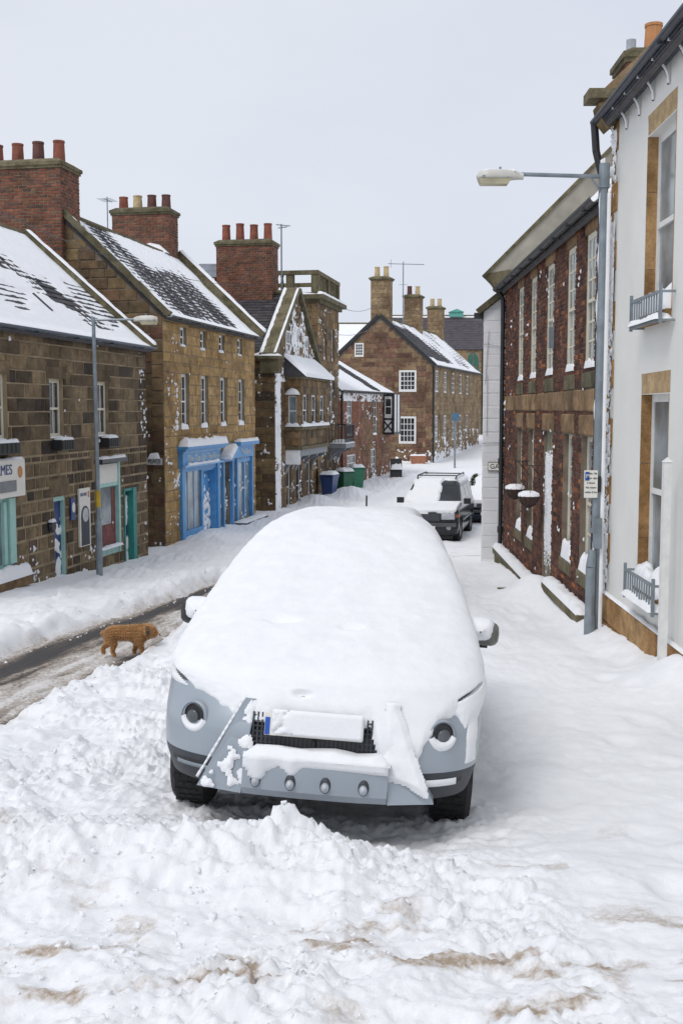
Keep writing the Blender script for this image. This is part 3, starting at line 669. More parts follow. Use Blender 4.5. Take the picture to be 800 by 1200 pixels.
# ------------------------------------------------------------------ left row 1: sooty stone house with shops
d1 = nrm(.185, 1); o1 = along((-6.3125, 18.5), d1, -2.0)
L1 = thing('stone_house', 'low dark sooty sandstone house with snowy slate roof, cut by the left picture edge', 'house', (*o1, -2.0), d1)
def build_L1():
    b = L1; L = 10.67; ze, zr, D = 3.12, 5.84, 6.24
    win = [(2.75, 3.62, 1.05, 2.23), (5.35, 5.98, 1.04, 2.2), (7.72, 8.33, 1.02, 2.2)]
    holes = [(*w, 0.24) for w in win]
    shop0 = (1.2, 3.78, -1.35, 0.03, 0.2); door1 = (5.42, 5.98, -1.95, -0.13, 0.16); shop1 = (7.56, 8.84, -1.62, 0.44, 0.12); door2 = (9.10, 9.82, -2.0, -0.22, 0.16)
    holes += [shop0, door1, shop1, door2]
    w = wall_mesh(0, L, -3, ze, holes).build('wall', plain('tan_mortar', (.34, .27, .18), .95, var=.4, scale=3, bump=.5, spec=.2), b)
    lint = []
    for (a, c, lo, up) in win: lint += [(a - .12, c + .12, up + .01, up + .24)]
    lint.append((door1[0] - .15, door1[1] + .15, door1[3] + .01, door1[3] + .36))
    hs = [(h[0] - .006, h[1] + .006, h[2] - .006, h[3] + .006) for h in holes] + lint + [(1.05, 4.02, 0.03, 0.73)]
    rc = courses(0, L, -2.4, 0.72, (.20, .28), (.24, .46), hs, gap=.048, seed=5) + courses(0, L, 0.72, ze - .03, (.24, .30), (.40, .85), hs, gap=.030, seed=6)
    pieces(w, 'stone', rc + lint, ST_L1, 0.018, 290)
    for (a, c, lo, up) in win:
        sash(b, a + .02, c - .02, lo, up, 0.07, 2, (1, 1), 0.07, 0.03, CREAM, GLASS, snow=0.035)
    # shop window at the picture edge with its name board
    s = MB().box(1.2, 3.78, .03, .1, -1.35, -1.2).box(3.55, 3.78, -.03, .1, -1.2, 0.0).box(1.2, 3.78, .03, .1, -.06, .03).box(3.38, 3.5, .0, .1, -1.2, -.06).box(1.2, 1.32, 0, .1, -1.2, -.06).build('shop_window', AQUA, b)
    o = bpy.data.objects.new('pane', unit_mesh(GLASS_P, 0, 'pane')); link(o, s, T(1.32, .06, -1.2) @ Sc(2.06, .01, 1.14))
    lump(s, 'sill_snow', 1.2, 3.98, -.28, .05, -1.42, .22)
    MB().box(1.2, 3.9, -.26, .03, -1.60, -1.42).build('sill', ST_TRIM, b)
    sb = MB().box(1.05, 3.98, -.13, -.03, .03, .70).build('name_board', SIGNW, b)
    MB().box(1.1, 3.62, -.142, -.132, .13, .33).build('grey_panel', plain('grey_panel', (.20, .21, .22), .5), sb)
    text_obj('lettering', 'HOLMES', .26, BLUE_D, sb, T(3.0, -.135, .52), 0.98)
    MB().lathe([(.001, 0), (.085, 0), (.085, .012), (.001, .012)], 14, T(3.78, -.132, .47) @ RX(math.pi / 2) @ Sc(1, 1.25, 1)).build('emblem', POT_O, sb)
    lump(sb, 'board_snow', 1.05, 3.98, -.14, -.02, .70, .05)
    # blue door, badge and menu board
    d = MB().box(5.47, 5.94, .10, .15, -1.95, -.22).box(5.52, 5.66, .09, .10, -1.8, -1.1).box(5.74, 5.88, .09, .10, -1.8, -1.1).box(5.52, 5.88, .09, .10, -1.0, -.35).build('door', BLUE_D, b)
    MB().box(5.42, 5.47, .02, .15, -1.95, -.13).box(5.94, 5.98, .02, .15, -1.95, -.13).box(5.47, 5.94, .02, .15, -.22, -.13).build('door_frame', AQUA, b)
    sheet(d, 'wind_blown_snow', T(0, .09, 0) @ WALLF, .47, 1.55, 40, lambda X, Y: np.clip((fbm(X, Y, 3.2, 3, 9) - .06) * .1, -.05, .02), kind='stuff', x0=5.47, y0=-1.95)
    MB().lathe([(.001, 0), (.10, 0), (.12, .05), (.10, .10), (.001, .1)], 12, T(5.22, -.0, -.68) @ RX(math.pi / 2)).build('wall_lamp', BLACKP, b)
    lump(b, 'lamp_snow', 5.12, 5.32, -.12, .0, -.59, .07)
    bd = MB().box(6.14, 6.36, -.05, -.02, -.66, -.20).build('badge', BLUE_D, b)
    MB().lathe([(.001, 0), (.075, 0), (.075, .008), (.001, .008)], 12, T(6.25, -.051, -.40) @ RX(math.pi / 2) @ Sc(1, 1.4, 1)).build('emblem', SIGNW, bd)
    mn = MB().box(6.53, 7.08, -.06, -.02, -1.26, -.04).build('menu_board', SIGNW, b)
    poly = [(6.60, -1.24), (7.01, -1.24), (7.01, -.62)] + [(6.805 + .205 * math.cos(t), -.62 + .21 * math.sin(t)) for t in np.linspace(0, math.pi, 13)[1:-1]] + [(6.60, -.62)]
    MB().prism(poly, -.068, -.061).build('slate_panel', GREYBOARD, mn)
    MB().lathe([(.001, 0), (.15, 0), (.15, .006), (.001, .006)], 16, T(6.805, -.069, -.60) @ RX(math.pi / 2)).build('emblem', plain('emblem_grey', (.5, .52, .54), .6), mn)
    text_obj('lettering', 'HOLMES', .10, BLUE_D, mn, T(6.74, -.062, -.17), .9)
    MB().box(6.96, 7.03, -.066, -.061, -.24, -.11).build('orange_mark', POT_O, mn)
    # second shop window
    s = MB().box(7.56, 7.68, -.04, .1, -1.62, .44).box(8.74, 8.84, -.04, .1, -1.62, .44).box(7.68, 8.74, -.02, .1, -1.62, -1.46).box(7.68, 8.74, -.03, .1, -.10, -.02).build('shop_window', AQUA, b)
    MB().box(7.68, 8.74, -.02, .05, -.02, .40).build('head_panel', SIGNW, s)
    o = bpy.data.objects.new('pane', unit_mesh(GLASS_P, 0, 'pane')); link(o, s, T(7.68, .05, -1.46) @ Sc(1.06, .01, 1.36))
    MB().box(7.72, 8.70, .04, .048, -1.40, -.95).box(8.5, 8.7, .04, .048, -.95, -.15).build('curtain', plain('red_display', (.20, .06, .055), .7, var=.5), s)
    hd = MB().box(7.45, 8.92, -.20, .0, .44, .53).build('canopy_ledge', GUTTER, s); lump(hd, 'ledge_snow', 7.5, 8.9, -.2, .0, .53, .06)
    lump(s, 'sill_snow', 7.6, 8.84, -.12, .04, -1.46, .06)
    # second door
    d = MB().box(9.16, 9.60, .11, .15, -2.0, -.28).build('door', BLUE_D, b)
    MB().box(9.10, 9.16, -.03, .15, -2.0, -.22).box(9.60, 9.82, -.05, .15, -2.0, -.22).box(9.16, 9.60, -.03, .15, -.28, -.22).build('door_frame', TEAL, b)
    sheet(d, 'wind_blown_snow', T(0, .10, 0) @ WALLF, .45, 1.6, 40, lambda X, Y: np.clip((fbm(X, Y, 3, 3, 19) + .0) * .1, -.05, .02), kind='stuff', x0=9.15, y0=-2.0)
    crust(w, 0, L, -2.2, 3.0, 3, .80, 4.2, 24, low=0.6)
    crust(w, 3.9, 5.4, -1.9, -.9, 13, .32, 3.4, 30); crust(w, 6.1, 7.5, -1.9, -1.2, 14, .34, 3.4, 30)
    crust(w, 10.2, 10.67, -2.0, 3.0, 23, .32, 3.0, 30, stretch=1.8)
    # near gable, back and roof
    back_walls(b, 0, L - .004, D, -3, ze, zr, MORTAR_D)
    def snow(X, Y):
        t = fbm(X * 1.1 - Y * .5, Y * .55, 1.6, 4, 31); s2 = fbm(X * 4, Y * .8, 1.2, 3, 8)
        band = gauss(X - (9.3 - .95 * (Y - 0.4)), 0.0, .80) * sstep(.2, .7, Y) * sstep(4.0, 3.2, Y)
        faint = sstep(-.05, .25, fbm(X * .7, Y, .9, 3, 36)) * sstep(3.2, 2.2, Y) * sstep(.3, .8, Y)
        return .030 + .010 * t + .006 * s2 - .018 * band - .018 * band * sstep(-.1, .2, s2) - .022 * faint + .05 * sstep(.35, .0, Y) + .012 * sstep(3.4, 4.1, Y)
    roof(b, -.1, L + .1, D, ze, zr, snow, ov=.14, n=26, sw=.30, ex=.19)
    gutter(b, -.1, L + .15, -.2, ze - .02, .06, plain('blue_grey_gutter', (.05, .075, .11), .4))
    # stone verge at the far end
    a = math.atan2(zr - ze, D / 2); F = frame_of((L + .02, -.14, ze - .10), (1, 0, 0), (0, math.cos(a), math.sin(a)), (0, -math.sin(a), math.cos(a))); H = (D / 2 + .14) / math.cos(a)
    v = MB().box(-.02, .16, 0, H, .0, .17).build('verge', MOSSY, b, F)
    sheet(v, 'verge_snow', T(0, 0, .171), .2, H, 20, lambda X, Y: .03 + .04 * fbm(X, Y, 2, 3, 2), kind='stuff', x0=-.04)
    MB().box(6.6, 6.66, .7, 1.25, .03, .08).build('roof_rail', BLACKP, b, frame_of((0, 0, ze), (1, 0, 0), (0, math.cos(a), math.sin(a)), (0, -math.sin(a), math.cos(a))))
    return win
win1 = build_L1()
for (a, c, lo, up), lb in zip(win1, ('dark planter box on the window sill at the left picture edge', 'dark planter box under the middle upper window, above the blue door', 'dark planter box under the upper window behind the left lamp post')):
    p = along(o1, d1, (a + c) / 2)
    t = thing('window_box', lb, 'planter', (p[0], p[1], lo - .24), d1, 'planter boxes on the sooty stone house')
    hw = (c - a) / 2
    bx = MB().box(-hw, hw, -.24, -.045, lo - .24, lo - .03).build('box', BLACKP, t)
    mb = MB()
    for i in range(5): mb.box(-hw + .03 + i * (2 * hw - .06) / 5, -hw + (i + 1) * (2 * hw - .06) / 5, -.252, -.241, lo - .22, lo - .05)
    mb.build('front_boards', plain('dark_board', (.03, .032, .028), .7), t)
    lump(t, 'snow_cap', -hw, hw, -.25, -.04, lo - .03, .06)

# ------------------------------------------------------------------ left row 2: ochre house with blue shopfronts
d2 = nrm(.19, 1); o2 = (-4.62, 29.0)
L2 = thing('ochre_house', 'tall ochre sandstone house with bright blue shopfronts and streaky snow on slates', 'house', (*o2, -2.1), d2)
def build_L2():
    b = L2; L = 9.0; ze, zr, D = 4.08, 6.72, 5.62
    at = [(1.36, 1.9, 3.31, 3.84), (3.08, 3.64, 3.30, 3.85), (4.9, 5.5, 3.32, 3.86), (6.93, 7.5, 3.32, 3.87)]
    fl = [(1.36, 2.06, 1.06, 2.58), (3.11, 3.82, 1.08, 2.58), (5.03, 5.72, 1.10, 2.58), (6.99, 7.72, 1.10, 2.58)]
    holes = [(*w, 0.24) for w in at + fl]
    shopA, doorh, shopB = (1.36, 4.4, -2.3, 0.0, .3), (5.1, 5.95, -2.3, .0, .25), (6.6, 8.25, -1.95, 0.0, .25)
    holes += [shopA, doorh, shopB]
    w = wall_mesh(0, L, -3, ze, holes).build('wall', MORTAR, b)
    lint = []
    for (a, c, lo, up) in at + fl: lint.append((a - .1, c + .1, up + .008, up + .2))
    hs = [(h[0] - .004, h[1] + .004, h[2] - .004, h[3] + .004) for h in holes] + lint + [(1.0, 4.95, .0, .62), (4.95, 6.45, .0, .55), (6.45, 8.75, .0, .6)]
    rc = courses(0, L, -2.5, ze - .02, (.23, .31), (.42, .95), hs, gap=.022, seed=15)
    pieces(w, 'stone', rc + lint, ST_L2, 0.02, 170)
    for (a, c, lo, up) in at: sash(b, a + .02, c - .02, lo, up, .075, 2, (1, 1), .07, .02, WHITEP, GLASS, snow=.08)
    for (a, c, lo, up) in fl: sash(b, a + .02, c - .02, lo, up, .085, 2, (2, 2), .085, .02, WHITEP, GLASS, snow=.16)
    # near gable with big brown stones, seen above the neighbour's roof and in the alley
    g = wall_mesh(-D, 0, -3, ze, [], top=(-D / 2, zr)).build('gable_wall', MORTAR_D, b, GABLE)
    lim = lambda lo, up: (-D + max(0, (up - ze)) * (D / 2) / (zr - ze), -max(0, (up - ze)) * (D / 2) / (zr - ze))
    pieces(g, 'stone', courses(-D, 0, -2.6, zr, (.22, .32), (.4, .85), [(-.32, .01, -3, 4.1)], lim, .022, 17) + [(-.31, -.01, z, z + .31) for z in np.arange(-2.6, 4.0, .335)], ST_GB, .025, 110)
    sg = MB().box(-.47, -.04, -.06, -.045, .16, .33).build('street_sign', plain('sign_plate', (.55, .56, .54), .6), g)
    text_obj('lettering', 'PLACE', .145, BLACKP, sg, T(-.255, -.061, .245), .85)
    lump(sg, 'sign_snow', -.42, -.1, -.12, -.01, .33, .14)
    crust(g, -1.3, 0, -2.2, 1.2, 27, .33, 3.2, 22)
    back_walls(b, 0, L, D, -3, ze, zr, MORTAR, near=False)
    # roof
    def snow(X, Y):
        st = fbm(X * 1.0 - .25 * Y, Y * .22, 2.6, 4, 41, .6); big = fbm(X * .8, Y * .6, .9, 3, 47); fine = fbm(X * 5, Y * 3, 2.0, 3, 49)
        h = -.003 + .022 * st + .014 * fine
        h = h + .05 * sstep(.5, .05, Y) + .045 * sstep(2.6, 3.4, Y + .8 * big) * sstep(2.5, 4.0, X) + .035 * sstep(7.0, 8.6, X) + .04 * gauss(X - .35, 0, .35 + .15 * big) + .02 * gauss(X - .9, 0, .6)
        return h
    roof(b, -.06, L + .04, D, ze, zr, snow, ov=.16, n=26)
    gutter(b, .02, L + .05, -.22, ze - .05, .06, BLACKP)
    a = math.atan2(zr - ze, D / 2); H = (D / 2 + .16) / math.cos(a)
    for x, m, sn in ((-.12, MOSSY, .0), (L + .02, MOSSY, .07)):
        F = frame_of((x, -.16, ze - .10), (1, 0, 0), (0, math.cos(a), math.sin(a)), (0, -math.sin(a), math.cos(a)))
        v = MB().box(0, .16, 0, H, 0, .16 if not sn else .3).build('verge', m, b, F)
        if sn: sheet(v, 'verge_snow', T(0, 0, .301), .2, H, 20, lambda X, Y: sn + .04 * fbm(X, Y, 2, 3, 2), kind='stuff', x0=-.02)
        else: sheet(v, 'verge_snow', T(0, 0, .16), .16, H, 20, lambda X, Y: .05 * fbm(X * .5, Y, 1.2, 3, 6) - .005, kind='stuff')
    chimney(b, -.22, .95, 2.62, 4.95, 4.6, 8.04, [POT_R, POT_D, POT_R, POT_R], BRICK_R, .58, along='y', pr=.165)
    c2 = chimney(b, 8.05, 8.95, 2.62, 4.62, 5.4, 8.27, [POT_D, POT_D, POT_Y, POT_R], BRICK_R, .48, along='y', pr=.165)
    lump(c2, 'chimney_snow', 7.75, 8.06, 2.6, 4.6, 6.75, .35)
    ae = MB().tube((8.0, 4.75, 6.7), (8.0, 4.75, 8.65), .02, n=6).tube((7.7, 4.75, 8.55), (8.4, 4.75, 8.55), .012, n=5)
    for k in range(5): ae.tube((7.72 + k * .14, 4.5, 8.55), (7.72 + k * .14, 5.0, 8.55), .008, n=4)
    ae.build('tv_aerial', GALV, c2)
    # ---- shopfront with cornice, fascia, window and recessed door bay
    s = MB().box(1.12, 1.36, -.10, .05, -2.3, .06).box(4.38, 4.62, -.10, .05, -2.3, .06).box(1.12, 4.62, -.12, .0, .06, .46)
    s.box(1.02, 4.78, -.24, .0, .46, .53).box(.98, 4.84, -.32, .0, .53, .60).box(1.36, 4.38, -.05, .05, -.12, .03).box(2.98, 3.12, -.04, .1, -2.2, -.12).box(1.36, 2.98, -.04, .1, -2.3, -1.75)
    s = s.build('shopfront', BLUE, b)
    MB().box(1.1, 4.66, -.2, -.121, .02, .075).box(1.14, 4.60, -.135, -.121, .40, .45).build('moulding', BLUE_P, s)
    text_obj('lettering', 'The Tea On The Row', .27, plain('gold_paint', (.62, .58, .44), .4), s, T(3.0, -.122, .24), 1.22)
    o = bpy.data.objects.new('pane', unit_mesh(GLASS_P, 0, 'pane')); link(o, s, T(1.36, .02, -1.75) @ Sc(1.62, .01, 1.63))
    MB().box(1.85, 1.89, .0, .02, -1.75, -.12).box(2.4, 2.44, .0, .02, -1.75, -.12).build('glazing_bar', BLUE_P, s)
    MB().box(4.30, 4.378, -.04, .25, -2.3, -.12).box(3.125, 3.18, -.0, .25, -2.3, -.12).box(3.18, 4.30, .0, .25, -.18, -.125).build('door_jamb', BLUE, s)
    dd = MB().box(3.12, 4.38, .18, .24, -2.3, -.12).box(3.3, 4.2, .16, .18, -2.0, -1.3).box(3.3, 4.2, .16, .18, -1.15, -.3).build('door', BLUE, s)
    sheet(dd, 'wind_blown_snow', T(0, .15, 0) @ WALLF, 1.2, 1.9, 30, lambda X, Y: np.clip((fbm(X, Y, 6, 4, 29) - .02 - .35 * sstep(-1.2, -.3, Y)) * .12, -.05, .03), kind='stuff', x0=3.14, y0=-2.2)
    lump(s, 'cornice_snow', .98, 4.84, -.33, .0, .60, .22, tilt=-.3); lump(s, 'sill_snow', 1.4, 4.3, -.21, -.1, .075, .07)
    # door with a little pediment
    s = MB().box(4.98, 5.1, -.10, .05, -2.3, .0).box(5.95, 6.08, -.10, .05, -2.3, .0).box(4.95, 6.12, -.12, .03, .0, .12).prism([(4.85, .12), (6.25, .12), (5.55, .48)], -.42, .0).build('door_surround', BLUE, b)
    d = MB().box(5.1, 5.95, .16, .2, -2.3, .0).box(5.2, 5.85, .14, .16, -2.0, -1.2).box(5.2, 5.85, .14, .16, -1.05, -.15).build('door', BLUE, b)
    sheet(d, 'wind_blown_snow', T(0, .135, 0) @ WALLF, .8, 2.0, 30, lambda X, Y: np.clip((fbm(X, Y, 4, 4, 39) + .05 - .3 * sstep(-1.0, -.3, Y)) * .12, -.05, .03), kind='stuff', x0=5.12, y0=-2.2)
    sl = math.atan2(.36, .70)
    sheet(s, 'pediment_snow', frame_of((4.80, -.42, .10), (math.cos(sl), 0, math.sin(sl)), (0, 1, 0), (-math.sin(sl), 0, math.cos(sl))), .82, .44, 20, lambda X, Y: .10 + .04 * fbm(X, Y, 4, 2, 3))
    sheet(s, 'pediment_snow', frame_of((6.30, -.0, .10), (-math.cos(sl), 0, math.sin(sl)), (0, -1, 0), (math.sin(sl), 0, math.cos(sl))), .80, .44, 20, lambda X, Y: .015 + .02 * fbm(X, Y, 4, 2, 4))
    # far shop window
    s = MB().box(6.45, 6.6, -.10, .05, -2.0, .06).box(8.25, 8.4, -.10, .05, -2.0, .06).box(6.45, 8.40, -.12, .0, .06, .46).box(6.36, 8.6, -.26, .0, .46, .58).box(6.6, 8.25, -.05, .05, -.1, .03).box(7.5, 7.6, -.03, .08, -1.95, -.1).build('shopfront', BLUE, b)
    text_obj('lettering', 'The Row', .27, MATS['gold_paint'], s, T(7.4, -.122, .24), 1.2)
    for a0, a1 in ((6.6, 7.5), (7.6, 8.25)):
        o = bpy.data.objects.new('pane', unit_mesh(GLASS_P, 0, 'pane')); link(o, s, T(a0, .02, -1.95) @ Sc(a1 - a0, .01, 1.85))
    lump(s, 'cornice_snow', 6.36, 8.6, -.27, .0, .58, .10)
    st = MB().box(6.1, 8.8, -.5, .0, -2.35, -1.98).build('step', plain('dark_step', (.09, .09, .09), .8), b); lump(st, 'step_snow', 6.1, 8.8, -.5, -.02, -1.98, .06)
    st = MB().box(3.0, 5.9, -.45, .0, -2.5, -2.1).build('step', MATS['dark_step'], b); lump(st, 'step_snow', 3.0, 4.2, -.45, -.02, -2.1, .12)
    crust(w, 0, 1.1, -2.3, 3.6, 33, .30, 3.5, 28); crust(w, 1.1, L, -.2, 4.0, 36, .7, 5.0, 20); crust(w, 4.5, 8.9, -2.2, .2, 37, .42, 5.0, 20)
build_L2()

# ------------------------------------------------------------------ left row 3: gothic house with gable, oriel and balustraded tower
d3 = nrm(.19, 1); o3 = (-2.37, 39.5)
L3 = thing('gothic_house', 'dark gothic stone house with steep gable, oriel window and balustraded tower', 'house', (*o3, -2.1), d3)
def build_L3():
    b = L3; G, ze, zr, ap = 7.0, 3.5, 6.0, 3.5; D = 9.0
    gw = [(1.6, 2.3, 3.55, 4.5), (3.1, 3.8, 3.55, 4.75), (4.7, 5.4, 3.55, 4.5)]
    gd = [(1.7, 2.5, -2.1, -.5, .2), (3.3, 4.2, -2.2, -.5, .25), (5.2, 6.0, -2.1, -.5, .2)]
    w = wall_mesh(0, G, -3, ze, gd, top=(ap, zr)).build('wall', MORTAR_D, b)
    lim = lambda lo, up: (max(0, (up - ze)) * ap / (zr - ze), G - max(0, (up - ze)) * ap / (zr - ze))
    hs = [h[:4] for h in gw] + [h[:4] for h in gd] + [(1.45, 6.45, -.42, 2.75)]
    pieces(w, 'stone', courses(0, G, -2.6, zr, (.25, .34), (.4, .9), hs, lim, .016, 25), ST_L3, .03, 60)
    for (a, c, lo, up) in gw: sash(b, a, c, lo, up, -.04, 1, (1, 1), .06, .02, WHITEP, GLASS, snow=.10)
    for (a, c, lo, up, _) in gd: sash(b, a, c, lo, up, .08, 1, (1, 1), .07, .02, WHITEP, GLASS)
    crust(w, 0, G, 2.6, 5.9, 51, .10, 1.6, 20, stretch=1.8, name='gable_snow', lim=lambda X, Y: (np.maximum(0, (Y - ze)) * ap / (zr - ze), G - np.maximum(0, (Y - ze)) * ap / (zr - ze))); crust(w, 0, .75, -2.2, 3.6, 52, -.22, 4, 22, stretch=2.0); crust(w, 0, G, -2.2, -.3, 53, .36, 2.5, 20, stretch=1.8)
    # side wall towards the camera
    g = wall_mesh(-D, 0, -3, ze, []).build('side_wall', MORTAR_D, b, GABLE)
    pieces(g, 'stone', courses(-D, 0, -2.4, ze - .2, (.24, .33), (.45, .95), (), None, .018, 27), ST_L3, .03, 70)
    crust(g, -.9, -.1, -2.2, 3.2, 54, .30, 3, 22)
    MB().box(-D, .12, -.12, .02, ze - .2, ze).build('eaves_course', ST_L3, b, GABLE)
    MB().add([(0, D, -3), (11.66, D, -3), (11.66, D, ze), (7, D, ze), (ap, D, zr), (0, D, ze)], [(0, 1, 2, 3, 4, 5)]).add([(11.66, 4.6, -3), (11.66, D, -3), (11.66, D, ze), (11.66, 4.6, ze)], [(0, 3, 2, 1)]).build('rear_wall', MORTAR_D, b)
    # slate slopes either side of a ridge running back from the street
    a = math.atan2(zr - ze, ap); c, s = math.cos(a), math.sin(a); H = (ap + .12) / c
    F1 = frame_of((-.12, D, ze - .12 * s / c + .02), (0, -1, 0), (c, 0, s), (-s, 0, c)); F2 = frame_of((G + .12, 0, ze - .12 * s / c + .02), (0, 1, 0), (-c, 0, s), (s, 0, c))
    for F, n in ((F1, 1), (F2, 2)):
        r = MB().box(0, D, 0, H, -.06, 0).build('roof', SLATE, b, F); slates(r, Matrix.Identity(4), D, H, .27, .2, SLATE, seed=n)
        if n == 1: sheet(r, 'roof_snow', T(0, 0, .012), D, H, 14, lambda X, Y: -.03 + .09 * sstep(.38, .0, Y) + .05 * sstep(8.2, 8.6, X) + .012 * fbm(X, Y, 3, 3, 8), kind='stuff')
        else: sheet(r, 'roof_snow', T(0, 0, .012), D, H, 5, lambda X, Y: .05 + .02 * fbm(X, Y, 3, 3, 8), kind='stuff')
    MB().tube((ap, 0, zr + .06), (ap, D, zr + .06), .1, n=8).build('ridge', MOSSY, b)
    # coping of the street gable
    for sg in (1, -1):
        F = frame_of((ap - sg * (ap + .18), 0, ze - .16), (0, -1, 0), (sg * c, 0, s), (-sg * s, 0, c)) if sg == 1 else frame_of((ap + ap + .18, 0, ze - .16), (0, 1, 0), (-c, 0, s), (s, 0, c))
        hh = (ap + .18) / c
        cp = MB().box(-.46 if sg == 1 else -.16, .16 if sg == 1 else .46, 0, hh + .02, .1, .30).build('gable_coping', MOSSY, b, F)
        sheet(cp, 'coping_snow', T(0, 0, .301), .62, hh, 18, (lambda X, Y: -.03 + .10 * sstep(-.30, -.42, X) + .09 * sstep(.05, .14, X) + .03 * fbm(X, Y, 3, 3, 3)) if sg == 1 else (lambda X, Y: .05 + .03 * fbm(X, Y, 3, 3, 3)), kind='stuff', x0=-.46 if sg == 1 else -.16)
    kn = MB().box(-.30, .18, -.22, .45, ze - .62, ze - .12).box(-.38, .22, -.28, .5, ze - .13, ze - .02).build('kneeler', MOSSY, b); lump(kn, 'kneeler_snow', -.38, .2, -.28, .5, ze - .02, .12)
    chimney(b, 3.1, 4.05, .85, 3.05, 5.5, 8.02, [POT_R, POT_R, POT_R, POT_R], BRICK_R, .66, along='y', pr=.175)
    MB().tube((4.2, .75, 5.9), (4.2, .75, 8.75), .03, n=6).tube((4.0, .9, 8.7), (4.4, .45, 8.7), .02, n=5).tube((4.3, .9, 8.62), (4.1, .5, 8.62), .02, n=5).build('tv_aerial', GALV, b)
    # oriel over the street
    x0, x1, y0 = 1.5, 6.4, -.6
    og = [(x0 + .35 + i * 1.55, x0 + 1.2 + i * 1.55, 1.0, 2.15, .1) for i in range(3)]
    of = wall_mesh(x0, x1, .25, 2.72, og).build('oriel', MORTAR_D, b, T(0, y0, 0))
    pieces(of, 'stone', courses(x0, x1, .25, 2.72, (.24, .3), (.3, .6), [h[:4] for h in og], None, .014, 61), ST_L3, .025, 40)
    sd = wall_mesh(0, .6, .25, 2.72, [(.14, .46, 1.0, 2.1, .08)]).build('oriel_cheek', MORTAR_D, b, T(x0, 0, 0) @ GABLE)
    pieces(sd, 'stone', courses(0, .6, .25, 2.72, (.24, .3), (.2, .4), [(.14, .46, 1.0, 2.1)], None, .014, 62), ST_TRIM, .025, 20)
    wall_mesh(-.6, 0, .25, 2.72, []).build('oriel_cheek', MORTAR_D, b, T(x1, -.6, 0) @ RZ(math.pi / 2) @ T(.6, 0, 0))
    for (a0, a1, lo, up, _) in og: sash(b, a0, a1, lo, up, .05, 1, (1, 1), .06, .02, WHITEP, GLASS, frame=T(0, y0, 0), snow=.15)
    sash(b, .14, .46, 1.0, 2.1, .04, 1, (1, 1), .04, .02, WHITEP, GLASS_P, frame=T(x0, 0, 0) @ GABLE)
    sl = MB().box(x0 - .08, x1 + .08, y0 - .1, .0, .86, .98).box(x0 - .06, x1 + .06, y0 - .08, .0, .12, .25).box(x0 - .1, x1 + .1, y0 - .12, .0, 2.72, 2.8).build('oriel_string', MOSSY, b)
    lump(sl, 'ledge_snow', x0 - .08, x1 + .08, y0 - .12, y0 + .02, .98, .12); lump(sl, 'ledge_snow', x0 - .12, x0 + .02, y0, .0, .98, .16); lump(sl, 'ledge_snow', x0 - .12, x0 + .1, y0, 0, 2.15, .22)
    hs2 = math.hypot(.75, .85); an = math.atan2(.75, .85)
    MB().prism([(0, 2.80), (-.85, 2.80), (0, 3.55)], x0 - .15, x1 + .15, RZ(math.pi / 2) @ Sc(1, -1, 1)).build('oriel_roof', SLATE, b)
    sheet(b, 'oriel_roof_snow', frame_of((x0 - .2, -.88, 2.80), (1, 0, 0), (0, math.cos(an), math.sin(an)), (0, -math.sin(an), math.cos(an))), x1 - x0 + .4, hs2 + .1, 14, lambda X, Y: .10 + .03 * fbm(X, Y, 2, 3, 4))
    base = MB().box(x0, x1, y0, 0, -.12, .12).build('oriel_base', plain('grey_lead', (.22, .23, .25), .6), b)
    sheet(base, 'wind_blown_snow', T(x0 - .002, 0, 0) @ GABLE @ WALLF, .6, .55, 24, lambda X, Y: .01 + .02 * fbm(X, Y, 4, 3, 2), kind='stuff', x0=0.0, y0=-.42)
    for k in range(4):
        xx = x0 + .05 + k * (x1 - x0 - .35) / 3
        MB().prism([(0, -.12), (-.58, -.12), (-.52, -.22), (-.25, -.34), (-.08, -.55), (0, -.8)], xx, xx + .25, RZ(math.pi / 2) @ Sc(1, -1, 1)).build('bracket', MATS['grey_lead'], base)
    # tower
    t0, t1, zt = 7.03, 11.66, 6.0
    tw = [(8.3, 8.9, 3.73, 5.05, .1), (10.0, 10.6, 3.73, 5.1, .1)]; td = [(8.4, 9.0, -2.1, .0, .2), (9.7, 10.5, 1.0, 2.9, .12), (10.2, 11.0, -2.2, -.4, .25)]
    f = wall_mesh(t0, t1, -3, zt, tw + td).build('tower_wall', MORTAR_D, b, T(0, -.05, 0))
    pieces(f, 'stone', courses(t0, t1, -2.5, zt, (.25, .34), (.4, .9), [h[:4] for h in tw + td], None, .016, 65), ST_L3, .03, 40)
    for (a0, a1, lo, up, _) in tw + td[1:2]: sash(b, a0, a1, lo, up, .03, 1, (1, 1), .07, .02, WHITEP, GLASS, snow=.14)
    for (a0, a1, lo, up, _) in (td[0], td[2]): sash(b, a0, a1, lo, up, .1, 1, (1, 1), .08, .02, WHITEP, GLASS)
    crust(f, t0, t1, -2.2, 5.9, 66, .42, 2.6, 18, stretch=1.5)
    n2 = wall_mesh(-4.6, .05, ze - 1, zt, []).build('tower_side_wall', MORTAR_D, b, T(t0, 0, 0) @ GABLE)
    pieces(n2, 'stone', courses(-4.6, .05, ze - .6, zt, (.25, .34), (.4, .9), (), None, .016, 67), ST_L3, .03, 20)
    MB().add([(t1, -.05, -3), (t1, 4.6, -3), (t1, 4.6, zt), (t1, -.05, zt)], [(0, 1, 2, 3)]).add([(t0, 4.6, ze - 1), (t1, 4.6, -3), (t1, 4.6, zt), (t0, 4.6, zt)], [(0, 3, 2, 1)]).build('tower_rear_wall', ST_L3, b)
